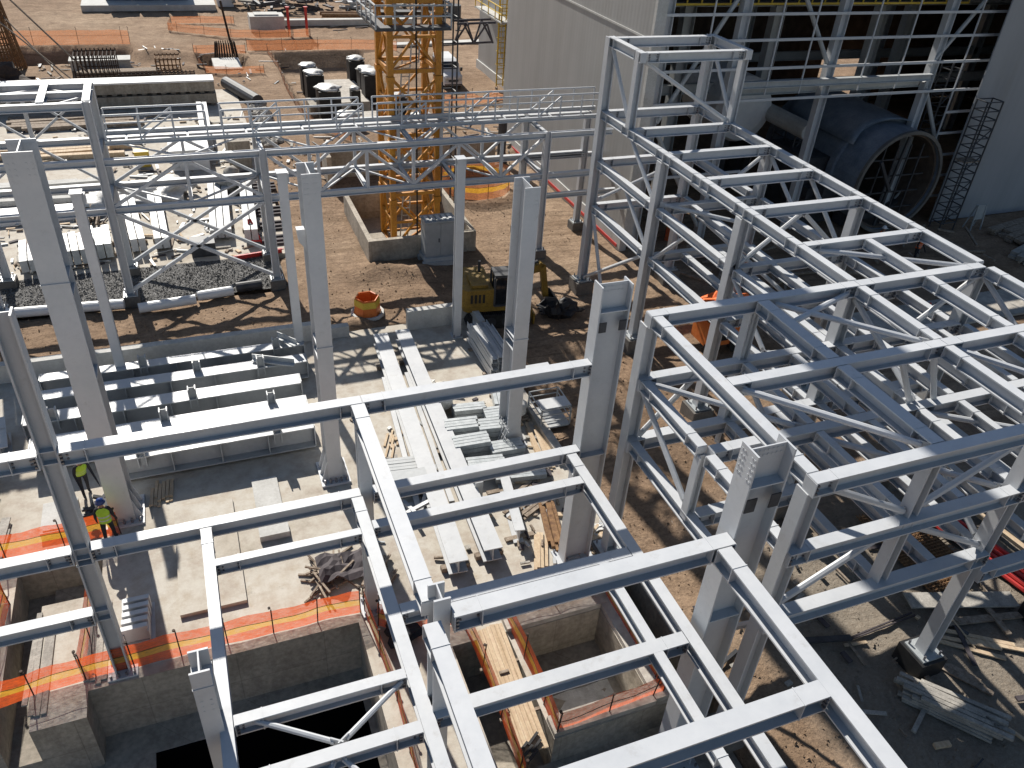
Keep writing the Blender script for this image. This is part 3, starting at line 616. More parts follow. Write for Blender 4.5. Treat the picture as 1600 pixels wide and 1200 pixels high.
# raised box at the left end
for x0, x1 in ((-14, -10.7), (-10.3, -4.45)):
    for y in (YF, 45.2, YR): MB().use('steel').ibeam((x0, y, 10.55), (x1, y, 10.55), .36, .28).build('beam', parent=G)
for x in (-13, -10.5, -8.4, -6.2, -4.25): MB().use('steel').ibeam((x, YF+.1, 10.62), (x, YR-.1, 10.62), .34, .34).build('beam', parent=G)
lat((-6.1, 43.5, 10.5), (-4.4, 45.1, 10.5), .08); lat((-6.1, 46.5, 10.5), (-4.4, 45.3, 10.5), .08); lat((-10.2, 45.2, 10.5), (-6.3, 46.6, 10.5), .08)
for a in ((-10.3, -7.5), (-7.4, -4.5)):
    lat((a[0], YR, ZT), (a[1], YR, 10.3), .11); lat((a[1], YR, ZT), (a[0], YR, 10.3), .11)
lat((-7.4, YR, ZT), (-7.4, YR, 10.4), .18); lat((-7.4, YF, ZB), (-7.4, YF, ZT-.2), .16)
for a, c_ in ((-10.3, -7.45), (-4.45, -7.35)): lat((a, YR, ZB), (c_, YR, ZT-.3), .12)
# link beams to the white building
for y, z in ((YR, ZB), (YF+1, ZB-1.6)): MB().use('steel').ibeam((19.95, y, z-.3), (25.3, y, z-.3), .3, .26).build('link_beam', parent=G)
# ================================================================ BUILDINGS
HB = 22.5
W = thing('industrial_building', 'large unfinished building with a pale ribbed side wall and an open steel frame front', 'building', (25.4, 42.5, 0))
b = MB(); b.box(25.4, 25.7, 42.7, 65.4, .9, HB); b.build('side_wall', 'cladY', W)
b = MB(); b.box(25.34, 25.39, 42.9, 65.3, 13.0, 13.12); b.build('wall_seam', 'concl', W)
b = MB(); b.box(25.3, 25.8, 42.65, 65.4, -.4, .89); b.build('plinth', 'concl', W)
b = MB(); b.box(25.24, 25.3, 43, 65.3, .1, .3); b.build('red_base_strip', 'red', W)
b = MB(); b.box(25.32, 26.0, 42.42, 42.69, .9, HB); b.build('corner_trim', 'concl', W)
b = MB(); b.box(26.01, 51.4, 42.45, 42.7, 16.2, HB); b.build('front_wall', 'cladX', W)
b = MB(); b.box(50.9, 84, 41.5, 41.6, 0, HB); b.build('front_wall', 'cladX', W)
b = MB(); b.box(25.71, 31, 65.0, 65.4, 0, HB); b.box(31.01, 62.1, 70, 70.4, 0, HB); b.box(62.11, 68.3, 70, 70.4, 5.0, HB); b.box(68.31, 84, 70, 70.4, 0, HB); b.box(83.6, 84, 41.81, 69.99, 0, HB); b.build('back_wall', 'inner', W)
b = MB(); b.box(25.4, 36, 42.45, 70.4, HB+.01, HB+.4); b.box(36.01, 54, 42.45, 57.2, HB+.01, HB+.4); b.box(36.01, 54, 61.0, 70.4, HB+.01, HB+.4); b.box(54.01, 84, 41.5, 70.4, HB+.01, HB+.4); b.build('roof', 'panel', W)  # gap left in the unseen roof to let a sun patch through
for x in (26.4, 31.6, 38.9, 47.6): MB().use('steel').ibeam((x, 43.05, 0), (x, 43.05, HB), .6, .5, upv=(1,0,0)).build('post', parent=W)
for z in (1.6, 3.2, 4.8, 6.4, 7.9, 9.4, 11.3, 12.95, 14.4, 15.9):
    if z > 8 or z == 4.8 or z == 6.4:
        MB().bar((26.02, 42.62, z), (33.5 if z < 9 else 52.6, 42.62, z), .09, .16).build('girt', 'steel', W)
    MB().bar((49.7, 42.52, z+.0), (52.6, 42.52, z), .1, .16).build('girt', 'steel', W) if z < 9 else None
MB().use('steel2').ibeam((31.9, 42.6, 10.35), (47.3, 42.6, 10.35), .42, .34).build('beam', parent=W)
MB().use('steel2').ibeam((31.9, 43.4, 9.7), (47.3, 43.4, 9.75), .42, .34).build('beam', parent=W)
for p, q_ in (((38.6, 43, 11.4), (35.3, 43, 15.8)), ((47.3, 43, 11), (50.8, 43, 15.8)), ((47.3, 43, 10), (50.8, 43, 5)), ((31.3, 43, 1), (26.8, 43, 7.8)), ((26.8, 43, 8.2), (31.3, 43, 15.8)), ((47.7, 43, .5), (50.9, 43, 4.8))):
    MB().tube(p, q_, .14, 8).build('brace', 'steel2', W)
for x in (29.2, 34, 36.6, 41.3, 44.4, 49.8): MB().box(x-.04, x+.04, 42.55, 42.63, 9.7 if 31 < x < 47 else .3, 16).build('sag_rod', 'steel', W)
# things inside
for x, y in ((33.5, 52), (41, 52), (50.5, 52), (56.5, 55), (61.0, 62), (71, 60), (36, 60), (46, 62), (65.5, 52)):
    MB().use('steel2').ibeam((x, y, 0), (x, y, HB-.1), .9, .7, upv=(1,0,0)).build('inner_column', parent=W)
for z in (7.5, 13.4): 
    for y in (52, 60): MB().use('steel2').ibeam((27, y, z), (83, y, z), .7, .4).build('inner_beam', parent=W)
b = MB(); b.box(26.5, 50.5, 44.6, 46.4, 14.6, 14.7); b.build('inner_walkway', 'mud', W)
b = MB()
for z in (15.3, 15.9): b.tube((26.5, 44.5, z), (50.5, 44.5, z), .05, 6)
for k in range(25): b.tube((26.5+k, 44.5, 14.6), (26.5+k, 44.5, 15.9), .05, 6)
b.bar((26.5, 44.45, 14.6), (50.5, 44.45, 14.6), .05, .12); b.build('yellow_railing', 'yellow', W)
B2 = thing('industrial_building', 'smaller pale clad building further back behind the ribbed side wall, with a yellow caged ladder', 'building', (31.2, 66, 0))
b = MB(); b.box(31.2, 57, 70.6, 88.6, .8, HB); b.build('wall', 'cladY', B2); b = MB(); b.box(31.05, 57, 70.6, 88.8, -.4, .79); b.build('plinth', 'concl', B2)
b = MB(); b.box(29.9, 31.15, 78.6, 86.6, 6.5, 6.62); b.build('platform', 'concl', B2)
b = MB()
for x in (30.2, 30.9): b.tube((x, 79.9, .3), (x, 79.9, 18), .07, 6)
for k in range(36): b.tube((30.2, 79.9, .5+k*.5), (30.9, 79.9, .5+k*.5), .04, 5)
for k in range(13):
    z = 2.5+k*1.25
    for j in range(6):
        a0, a1 = math.pi+math.pi*j/6, math.pi+math.pi*(j+1)/6
        b.tube((30.55+.55*math.cos(a0), 79.9+.8*math.sin(a0), z), (30.55+.55*math.cos(a1), 79.9+.8*math.sin(a1), z), .035, 5)
for j in range(5):
    a0 = math.pi+math.pi*(j+.5)/5; b.tube((30.55+.55*math.cos(a0), 79.9+.8*math.sin(a0), 2.5), (30.55+.55*math.cos(a0), 79.9+.8*math.sin(a0), 17.5), .03, 5)
b.build('caged_ladder', 'yellow', B2)
b = MB()
for y in (78.7, 80.5, 82.5, 84.5, 86.5): b.tube((29.95, y, 6.6), (29.95, y, 7.9), .05, 6)
for z in (7.3, 7.9): b.tube((29.95, 78.7, z), (29.95, 86.5, z), .05, 6); b.tube((29.95, 78.7, z), (31.1, 78.7, z), .05, 6)
b.build('railing', 'yellow', B2)
# kiln shell, tank end, scaffold
K = thing('kiln_shell_section', 'huge dark open ended steel cylinder lying half inside the unfinished building', 'kiln shell', (45.8, 41, 0))
def ring(b, c, r0, r1, y0, y1, n=40):
    b.lathe([(r1, y0), (r1, y1), (r0, y1), (r0, y0), (r1, y0)], c, n, 'y')
b = MB(); ring(b, (45.8, 0, 3.62), 3.45, 3.6, 41.0, 51.5); b.build('shell', 'tarp', K, smooth=False)
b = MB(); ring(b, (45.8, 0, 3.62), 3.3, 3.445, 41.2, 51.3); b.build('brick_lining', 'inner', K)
b = MB(); ring(b, (45.8, 0, 3.62), 3.46, 3.68, 40.85, 41.1); b.build('end_flange', 'concd', K)
for y in (43.5, 49.5): b = MB(); ring(b, (45.8, 0, 3.62), 3.605, 3.85, y, y+.5); b.build('stiffening_ring', 'tarp', K)
b = MB(); b.bar((43.4, 40.7, 5.4), (45.0, 40.7, 3.2), .2, .2); b.bar((45.8, 41.25, 6.8), (45.2, 41.25, .4), .18, .14)
for k in range(4): b.bar((44.0+k*1.1, 41.4, 1.2), (44.2+k*1.1, 41.4, 6.2), .09, .09); b.bar((43.2, 41.45, 1.6+k*1.2), (48.4, 41.45, 1.6+k*1.2), .09, .09)
b.build('spider_brace', 'dark', K)
b = MB(); b.lathe([(.01, 0), (3.2, 0), (3.3, -.2), (3.3, -.7), (.01, -.7)], (45.8, 51.4, 3.62), 32, 'y'); b.build('end_plate', 'inner', K)
for y in (42.5, 48.5): MB().prism([(43.4, 0), (48.2, 0), (48.2, 1.5), (47, .75), (44.6, .75), (43.4, 1.5)], y, y+1, 'y').build('saddle', 'dark', K)
b = MB()
pts = []
for i in range(13):
    row = []
    y = 43.0+i*.62
    for j in range(11):
        a = math.pi*(.14+.66*j/10); r = 3.95+.10*noise.noise((i*.6, j*.8, 1)); row.append((45.8+r*math.cos(a), y+.3*math.sin(j), 3.62+r*math.sin(a)))
    pts.append(row)
b.grid(pts); o = tag(b.build('tarpaulin', 'tarp', smooth=True), 'blue grey sheet draped over the top of the big steel cylinder', 'tarpaulin')
md = o.modifiers.new('thick', 'SOLIDIFY'); md.thickness = .03
T = thing('tank_end', 'grey round tank head standing inside the open frame, left of the big cylinder', 'tank', (39.6, 50, 0))
b = MB(); b.lathe([(.01, -.2), (1.6, -.15), (2.2, 0), (2.4, .4), (2.4, 5), (.01, 5)], (38.6, 50, 6.3), 32, 'y'); b.build('shell', 'white', T, smooth=False)
for x in (38.0, 40.3): MB().box(x, x+.5, 51, 54.5, 0, 3.9).build('support_leg', 'dark', T)
def scaffold(label, x, y, h, wx, wy, m='dark'):
    t = thing('scaffold_tower', label, 'scaffold', (x, y, 0))
    b = MB()
    for sx in (0, wx):
        for sy in (0, wy): b.tube((x+sx, y+sy, 0), (x+sx, y+sy, h), .06, 6)
    b.build('standards', m, t); b = MB()
    k = .6
    while k < h:
        b.tube((x, y, k), (x+wx, y, k), .045, 5); b.tube((x, y+wy, k), (x+wx, y+wy, k), .045, 5); b.tube((x, y, k), (x, y+wy, k), .045, 5); b.tube((x+wx, y, k), (x+wx, y+wy, k), .045, 5); k += .62
    b.build('ledgers', m, t); b = MB(); k = .6
    while k < h-1.4: b.tube((x, y, k), (x+wx, y, k+1.3), .045, 5); k += 1.86
    b.build('braces', m, t)
    b = MB(); b.box(x, x+wx, y, y+wy, h*.55, h*.55+.08); b.build('deck', 'woodold', t)
    return t
scaffold('dark tube scaffold tower against the shaded wall right of the big cylinder', 50.2, 39.9, 9.3, 1.4, .9)
scaffold('dark tube scaffold rising behind the open end of the big cylinder', 49.75, 43.3, 11.0, 1.1, .9)
b = MB(); b.lathe([(.01, 0), (.6, 0), (.62, .1), (.62, 7), (.01, 7)], (41.0, 45.6, 6.0), 18, 'y'); tag(b.build('duct_pipe', 'concl'), 'fat pale duct pipe lying left of the big cylinder', 'pipe')
scaffold('dark tube scaffold left of the big cylinder inside the frame', 40.8, 46.6, 6.0, 1.2, 2.5)
b = MB(); b.box(40.2, 43.2, 44.3, 48.0, 2.7, 4.6); b.box(41, 42.4, 42.6, 44.2, 1.6, 3.4); b.box(40.4, 43, 43.5, 48, 0, 2.69)
o = tag(b.build('drive_housing', 'dark'), 'dark grey drive housing beside the left flank of the big cylinder', 'machine housing')
# ================================================================ TOWER CRANE
CX, CYC = 12.75, 48.6
T = thing('tower_crane_mast', 'yellow orange lattice tower crane mast standing in a concrete basin', 'tower crane', (CX, CYC, 0))
HW = 1.42
SEC = 3.7
for s_ in range(13):
    z0 = -.7+s_*SEC; z1 = z0+SEC-.02; b = MB()
    cs = [(-HW,-HW),(HW,-HW),(HW,HW),(-HW,HW)]
    for (x, y) in cs: b.box(CX+x-.17, CX+x+.17, CYC+y-.17, CYC+y+.17, z0, z1); b.box(CX+x-.22, CX+x+.22, CYC+y-.22, CYC+y+.22, z1-.35, z1-.004)
    for i in range(4):
        p, q_ = cs[i], cs[(i+1)%4]
        P = lambda e, z: (CX+e[0], CYC+e[1], z)
        b.bar(P(p, z0+.25), P(q_, z0+.25), .2, .22); b.bar(P(p, z0+.25+SEC/2), P(q_, z0+.25+SEC/2), .15, .16)
        mid = ((p[0]+q_[0])/2, (p[1]+q_[1])/2)
        b.bar(P(p, z0+.3), P(mid, z0+.2+SEC/2), .13, .13); b.bar(P(q_, z0+.3), P(mid, z0+.2+SEC/2), .13, .13)
        b.bar(P(mid, z0+.3+SEC/2), P(p, z1-.1), .13, .13); b.bar(P(mid, z0+.3+SEC/2), P(q_, z1-.1), .13, .13)
    b.bar((CX-HW, CYC-HW, z0+.3), (CX+HW, CYC+HW, z0+.3), .1, .1)
    b.build('mast_section', 'crane', T)
    b = MB()
    lx = CX+.2 if s_ % 2 else CX-.6
    for dx in (0, .5): b.tube((lx+dx, CYC+.2, z0+.3), (lx+dx+.5, CYC+.9, z1+.3), .05, 5)
    for k in range(8):
        tt = k/8; b.tube((lx+.5*tt, CYC+.2+.7*tt, z0+.3+SEC*tt), (lx+.5+.5*tt, CYC+.2+.7*tt, z0+.3+SEC*tt), .035, 5)
    b.build('ladder', 'galv', T)
b = MB(); q0 = .9  # unseen solid box added inside the mast to thicken its cast shadow
for sx in (-1, 1): b.box(CX+sx*q0-.06, CX+sx*q0+.06, CYC-q0, CYC+q0, 25, 41)
for sy in (-1, 1): b.box(CX-q0+.07, CX+q0-.07, CYC+sy*q0-.06, CYC+sy*q0+.06, 25, 41)
b.build('added_shadow_box', 'crane', T)
b = MB(); b.path([(CX+.1, CYC-HW-.1, 0), (CX+.1, CYC-HW-.1, 40)], .05); b.build('power_cable', 'black', T)
# working platform round the mast
b = MB(); z = 13.0
for x0, x1, y0, y1 in ((-2.4, 1.9, -2.4, -1.72), (-2.4, 1.9, 1.72, 2.4), (-2.4, -1.72, -1.715, 1.715), (1.72, 1.9, -1.715, 1.715)): b.box(CX+x0, CX+x1, CYC+y0, CYC+y1, z, z+.18)
b.build('platform_deck', 'dark', T); b = MB()
cr = [(-2.38,-2.38),(1.88,-2.38),(1.88,2.38),(-2.38,2.38)]
for i in range(4):
    p, q_ = cr[i], cr[(i+1)%4]
    for zz in (.75, 1.3): b.tube((CX+p[0], CYC+p[1], z+zz), (CX+q_[0], CYC+q_[1], z+zz), .05, 6)
    for k in range(4): xx = CX+p[0]+(q_[0]-p[0])*k/4; yy = CYC+p[1]+(q_[1]-p[1])*k/4; b.tube((xx, yy, z+.1), (xx, yy, z+1.3), .05, 6)
b.build('guard_rail', 'steel2', T)
b = MB()
for dx, dy in ((0,0),(.9,0),(0,.9),(.9,.9)): b.tube((CX+1.95+dx, CYC-.6+dy, 2.0), (CX+1.95+dx, CYC-.6+dy, 15.5), .05, 6)
for k in range(9):
    zz = 3.5+k*1.4
    for a, c_ in (((0,0),(.9,0)),((.9,0),(.9,.9)),((.9,.9),(0,.9)),((0,.9),(0,0))): b.tube((CX+1.95+a[0], CYC-.6+a[1], zz), (CX+1.95+c_[0], CYC-.6+c_[1], zz), .04, 5)
b.build('access_cage', 'dark', T)
b = MB()     # lattice tie from the platform towards the building
for zz, yy in ((12.9, 0), (12.9, .9), (11.7, .45)): b.tube((CX+2.9, CYC-.3+yy, zz), (18.2, CYC+.2+yy, zz-.05), .07, 6)
n = 4
for k in range(n):
    x0 = CX+2.9+(18.1-CX-2.9)*k/n; x1 = CX+2.9+(18.1-CX-2.9)*(k+1)/n
    b.tube((x0, CYC-.3, 12.9) if k % 2 else (x0, CYC+.2, 11.7), (x1, CYC+.2, 11.7) if k % 2 else (x1, CYC-.3, 12.9), .06, 5)
    b.tube((x0, CYC+.7, 12.9) if k % 2 else (x0, CYC+.2, 11.7), (x1, CYC+.2, 11.7) if k % 2 else (x1, CYC+.7, 12.9), .06, 5)
b.build('tie_frame', 'mud', T)
b = MB(); x0, x1, y0, y1, t_ = 9.2, 16.1, 44.9, 52.6, .3
b.box(x0, x1, y0, y0+t_, -.5, 1.35); b.box(x0, x1, y1-t_, y1, -.5, 1.35); b.box(x0, x0+t_, y0+t_, y1-t_, -.5, 1.352); b.box(x1-t_, x1, y0+t_, y1-t_, -.5, 1.352); b.box(x0+t_, x1-t_, y0+t_, y1-t_, -.75, -.45)
tag(b.build('concrete_basin', 'concw'), 'square concrete basin wall round the foot of the tower crane', 'concrete basin')
t = thing('electrical_cabinet', 'grey upright electrical cabinet on skids against the crane basin', 'cabinet', (13.4, 44.2, 0))
b = MB(); b.box(12.4, 14.3, 43.6, 44.6, .55, 2.75); b.build('body', 'panel', t); b = MB(); b.box(12.35, 14.35, 43.5, 44.7, 2.751, 2.86); b.build('lid', 'panel', t)
b = MB(); b.box(12.42, 13.33, 43.57, 43.599, .62, 2.7); b.build('door', 'panel', t); b = MB(); b.box(13.37, 14.28, 43.57, 43.599, .62, 2.7); d = b.build('door', 'panel', t); q = MB(); q.box(13.22, 13.28, 43.53, 43.57, 1.5, 1.75); q.build('handle', 'dark', d)
b = MB()
for k in range(5): b.box(12.5+k*.36, 12.7+k*.36, 43.8, 44.5, 2.862, 2.9)
b.build('vent', 'white', t)
b = MB(); b.box(12.2, 14.5, 43.3, 43.6, .0, .3); b.box(12.2, 14.5, 44.4, 44.7, .0, .3); b.box(12.3, 14.4, 43.4, 44.68, .305, .54); b.build('skid', 'steel2', t)
# ================================================================ STORED STEEL ON THE SLAB
def girder(L, dp, b_, extras):
    """plate girder lying along X, standing upright on blocks, origin at its middle"""
    t = thing('plate_girder', 'x', 'steel girder', (0,0,0), group='plate girders stored side by side on the slab')
    b = MB().use('steel2'); b.ibeam((-L/2, 0, dp/2), (L/2, 0, dp/2), dp, b_, .05, .04); b.use('steelw').box(-L/2, L/2, -b_/2, b_/2, dp+.001, dp+.01)
    b.build('web_and_flanges', parent=t)
    b = MB()
    for k in range(1, int(L/1.9)): 
        x = -L/2+k*1.9
        for s_ in (-1, 1): b.box(x-.02, x+.02, min(s_*.03, s_*b_*.46), max(s_*.03, s_*b_*.46), .06, dp-.06)
    b.build('stiffener', 'steel2', t)
    b = MB(); b.box(-L/2-.05, -L/2-.004, -b_*.42, b_*.42, 0, dp*1.05); b.build('end_plate', 'steel2', t); b = MB(); b.box(L/2+.004, L/2+.05, -b_*.42, b_*.42, 0, dp*1.05); b.build('end_plate', 'steel2', t)
    for x, s_ in extras:       # short bracket stubs rising from the top flange
        c = MB().use('steel2').ibeam((x, s_*b_*.3, dp*.5), (x, s_*b_*.3, dp+.55), .34, .34, upv=(1,0,0)); c.build('bracket_stub', parent=t)
    return t
GL = [((-.75, 28.35), 7.6, 1.05, .8, ((-3.0, -1), (2.3, -1)), 'front most plate girder on the slab, nearest the pits, with its dark web facing out'),
      ((-2.4, 30.05), 10.9, 1.0, .85, ((-.4, 1), (4.0, 1)), 'second plate girder from the front, with a wide sunlit top flange'),
      ((-2.6, 31.85), 11.3, 1.0, .8, ((-4.5, -1), (1.0, -1)), 'third plate girder in the row, between the two wide bright flanges'),
      ((-2.3, 33.6), 11.8, .95, .72, ((1.0, 1), (3.8, -1)), 'fourth plate girder, second from the kerb wall'),
      ((-2.1, 35.1), 11.6, .9, .6, ((-1.5, -1), (4.5, -1)), 'rear plate girder, mostly in shade against the kerb wall')]
for (p, L, dp, b_, ex, lab) in GL:
    t = girder(L, dp, b_, ex); t.location = (p[0], p[1], .16); t['label'] = lab
    q = MB(); q.box(-L*.35, -L*.35+.25, -.6, .6, -.15, -.004); q.box(L*.35, L*.35+.25, -.6, .6, -.15, -.004); q.build('timber_bearer', 'woodold', t)
# knee braces of plate leaning between the girders
for (p, q_, lab) in (((1.2, 33.9, 1.2), (3.0, 32.9, 1.25), 'loose angle strut lying across the rear girders near the column'), ((1.6, 29.2, 1.3), (3.0, 28.5, 1.25), 'loose angle strut lying across the two front girders near the column'), ((2.6, 35.6, 1.2), (3.3, 34.0, 1.6), 'loose strut leaning by the slender post behind the girders')):
    b = MB(); b.bar(p, q_, .3, .05); b.bar((p[0], p[1]+.13, p[2]+.12), (q_[0], q_[1]+.13, q_[2]+.12), .04, .26); tag(b.build('angle_strut', 'steel2'), lab, 'steel strut')
for x, y, rz, lab in ((-9.2, 31.5, .15, 'stub girder piece lying crooked at the left end of the stored girders'), (-9.6, 28.6, -.1, 'stub girder piece at the far left in front of the stored girders')):
    b = MB().use('steel2').ibeam((-1.1, 0, .5), (1.1, 0, .5), .9, .6); b.box(.2, .25, -.28, .28, .05, .95); b.xf((x, y, .02), 1.57+rz); tag(b.build('girder_stub', parent=None), lab, 'steel girder')
# two long tapered girders along the slab
for (x0, y0, x1, y1, lab) in ((7.62, 35.2, 6.72, 19.2, 'left of the two long pale girders lying along the slab'), (8.78, 35.3, 8.12, 19.4, 'right of the two long pale girders lying along the slab')):
    t = thing('long_girder', lab, 'steel girder', ((x0+x1)/2, (y0+y1)/2, 0), group='pair of long girders on timbers')
    L = math.hypot(x1-x0, y1-y0); b = MB().use('steelw').ibeam((x0, y0, .55), (x1, y1, .55), .62, .72, .045, .035); b.build('girder', parent=t)
    dx, dy = (x1-x0)/L, (y1-y0)/L
    for k in (.12, .35, .58, .8, .97): 
        xx, yy = x0+(x1-x0)*k, y0+(y1-y0)*k; MB().box(xx-.55, xx+.55, yy-.11, yy+.11, .01, .22).build('timber_bearer', 'woodold', t)
    b = MB(); b.bar((x0-.55, y0-3, .2), (x1-.5, y1+3.5, .2), .22, .1); b.build('packing_flat', 'steelw', t)
# bundles of galvanised purlins
def bundle(x, y, L, n, rowsn, rz, lab, z=.12, m='galv'):
    t = thing('purlin_bundle', lab, 'steel bundle', (x, y, 0), rz, 'bundles of galvanised purlins stacked on the slab')
    for r_ in range(rowsn):
        b = MB().use(m)
        for k in range(n):
            o = (k-(n-1)/2)*.2+random.uniform(-.015, .015); e = random.uniform(-.025, .025)
            b.box(-L/2+e, L/2+e, o-.085, o+.085, z+r_*.27, z+r_*.27+.012); b.box(-L/2+e, L/2+e, o-.085, o-.072, z+r_*.27+.013, z+r_*.27+.22); b.box(-L/2+e, L/2+e, o+.072, o+.085, z+r_*.27+.013, z+r_*.27+.22); b.box(-L/2+e, L/2+e, o-.085, o+.085, z+r_*.27+.221, z+r_*.27+.235)
        for q in range(len(b.v)): pass
        b.xf((x, y, 0)); o = b.build('purlin_layer', parent=t)
    b = MB(); b.box(-L*.33-.06, -L*.33+.06, -n*.11, n*.11, 0, z-.004); b.box(L*.33-.06, L*.33+.06, -n*.11, n*.11, 0, z-.004); b.xf((x, y, .008)); b.build('timber_bearer', 'woodold', t)
    return t
random.seed(11)
for k, (x, y, L, n, rw, lab) in enumerate(((10.15, 28.3, 1.5, 3, 2, 'small purlin bundle behind the others, nearest the white wrapped pallet'), (11.3, 27.6, 1.3, 4, 2, 'purlin bundle beside the foot of the bracketed column'), (9.3, 26.9, 1.5, 4, 3, 'purlin bundle in the left row, second from the back'), (10.7, 26.5, 1.5, 4, 3, 'tall purlin bundle in the right row, with a dark end'),
        (9.35, 25.7, 1.6, 4, 3, 'tall purlin bundle in the middle of the left row'), (10.8, 25.2, 1.5, 4, 2, 'low purlin bundle in the right row, in front of the tall one'), (9.6, 24.4, 1.6, 4, 2, 'low purlin bundle at the front of the left row'), (10.9, 23.8, 2.2, 5, 1, 'flat layer of purlins lying in front of the bundles'))):
    bundle(x, y, L, n, rw, -.1+random.uniform(-.07, .07), lab)
bundle(6.2, 25.0, 2.0, 7, 2, -.12, 'wide purlin bundle left of the long girders, under the upper beam', m='steel2'); bundle(11.9, 28.9, 1.8, 4, 2, 1.35, 'purlin bundle lying lengthwise behind the wrapped pallet')
t = thing('purlin_stack', 'tall white stack of long channel sections by the slab edge', 'steel stack', (12.6, 32.6, 0))
random.seed(5)
for r_ in range(7):
    b = MB().use('steelw')
    for k in range(3):
        x = 12.1+k*.36+random.uniform(-.02, .02); y0, y1 = 30.7+random.uniform(-.1, .1), 34.5+random.uniform(-.2, .2)-(.6 if r_ > 5 else 0)
        b.box(x, x+.32, y0, y1, .1+r_*.2, .115+r_*.2); b.box(x, x+.02, y0, y1, .116+r_*.2, .27+r_*.2); b.box(x+.3, x+.32, y0, y1, .116+r_*.2, .27+r_*.2)
    b.build('channel_layer', parent=t)
b = MB(); b.box(11.9, 13.4, 31.3, 31.5, .008, .095); b.box(11.9, 13.4, 33.6, 33.8, .008, .095); b.build('timber_bearer', 'woodold', t)
def pallet(x, y, w_, d_, h_, lab, rz=0):
    t = thing('wrapped_pallet', lab, 'wrapped pallet', (x, y, 0), rz)
    b = MB()
    for k in range(5): b.box(x-w_/2, x+w_/2, y-d_/2+k*d_/5, y-d_/2+k*d_/5+d_*.15, .16, .2)
    for k in (-.42, 0, .42): b.box(x+k*w_-.06, x+k*w_+.06, y-d_/2, y+d_/2, .01, .155)
    b.build('pallet', 'woodold', t)
    b = MB(); b.blob((x, y, .2+h_*.5), (w_*.5, d_*.5, h_*.52), 3, .35, x); b.v = [(min(max(a, x-w_*.46), x+w_*.46), min(max(c, y-d_*.46), y+d_*.46), max(.204, e)) for a, c, e in b.v]; b.build('wrapped_load', 'wrap', t, smooth=True)
pallet(9.05, 29.2, 1.25, 1.1, .9, 'white plastic wrapped pallet right of the long girders'); pallet(12.25, 27.6, 1.0, .9, .8, 'dusty white wrapped pallet beside the bracketed column foot')
t = thing('mesh_crate', 'grey mesh sided crate with a half open pale lid at the slab edge', 'crate', (13.6, 27.0, 0))
b = MB(); b.box(12.9, 14.4, 26.3, 27.9, .1, .18); 
for x, y in ((12.9,26.3),(14.34,26.3),(12.9,27.84),(14.34,27.84)): b.box(x, x+.06, y, y+.06, .1, 1.2)
for z in (.5, .85, 1.15):
    b.box(12.92, 14.4, 26.3, 26.33, z, z+.05); b.box(12.92, 14.4, 27.86, 27.89, z, z+.05); b.box(12.9, 12.93, 26.34, 27.85, z, z+.05); b.box(14.37, 14.4, 26.34, 27.85, z, z+.05)
b.build('frame', 'steel2', t); b = MB(); b.box(12.95, 14.35, 26.35, 27.1, 1.2, 1.24); b.build('lid', 'steelw', t)
t = thing('grid_screen', 'grey grid screen leaning against the foot of the bracketed column', 'mesh panel', (10.6, 26.0, 0)); b = MB()
for k in range(5): b.bar((10.55+k*.02, 25.5+k*.22, .05), (11.0, 25.5+k*.22, 1.25), .03, .03)
for k in range(4): b.bar((10.6+.13*k, 25.45, .15+.3*k), (10.6+.13*k, 26.45, .15+.3*k), .03, .03)
b.build('grid', 'steelw', t)
# timber, struts and boxes lying about the slab
def planks(name, x, y, n, L, w_, rz, lab, m='wood', z=.01, cat='timber', jit=.25, layers=1, th=.06, group=None):
    b = MB(); 
    for l in range(layers):
        for k in range(n):
            a = random.uniform(-jit, jit)*.25; o = (k-(n-1)/2)*w_*1.15+random.uniform(-.02, .02); e = random.uniform(-jit, jit); zz = z+l*(th*1.1)
            p = Vector((-L/2+e, o, zz+th/2)); q_ = Vector((L/2+e, o+a*L*.3, zz+th/2+random.uniform(0, .02))); b.bar(p, q_, w_, th)
    b.xf((x, y, 0), rz); return tag(b.build(name, m), lab, cat, group)
random.seed(21)
planks('plank_bundle', 11.0, 20.5, 5, 2.2, .12, 1.35, 'bundle of brown steel-grey planks beside the big column foot', 'rust', layers=3)
planks('plank_pile', 10.1, 19.5, 4, 1.8, .12, 1.2, 'loose pale offcuts left of the big column foot', 'wood')
planks('plank_pile', 12.3, 19.2, 6, 1.0, .12, .6, 'splintered pale offcuts right of the big column foot', 'wood', jit=.5, layers=2)
planks('plank_pile', 6.3, 27.4, 7, .9, .09, 1.2, 'scatter of pale sticks beside the upper beam shadow', 'wood', jit=.6)
planks('plank_pile', -3.2, 26.9, 6, 1.0, .12, 1.5, 'small stack of pale battens at the foot of the tallest column', 'wood', layers=2)
planks('plank_pile', 12.6, 25.2, 6, 2.6, .14, 1.45, 'pale splintered boards between the bundles and the slab edge', 'wood', jit=.5, layers=2)
planks('plank_pile', 10.8, 22.3, 7, 1.6, .16, .5, 'mixed boards and angle irons in front of the purlin bundles', 'woodold', jit=.8, layers=2)
b = MB().use('steelw'); b.ibeam((10.1, 24.0, .4), (9.45, 20.1, .4), .7, .4); b.use('woodold'); b.box(9.0, 10.2, 20.3, 20.5, .01, .1); b.box(9.2, 10.4, 23, 23.2, .01, .1); tag(b.build('short_girder'), 'short upright pale girder on battens left of the big column', 'steel girder')
b = MB().use('steel2'); b.ibeam((8.7, 22.9, .02), (8.7, 22.9, 1.1), .34, .34); b.box(8.4, 9.0, 22.6, 23.2, .01, .05); tag(b.build('stub_post'), 'short stub post standing alone among the boards', 'steel post')
b = MB()
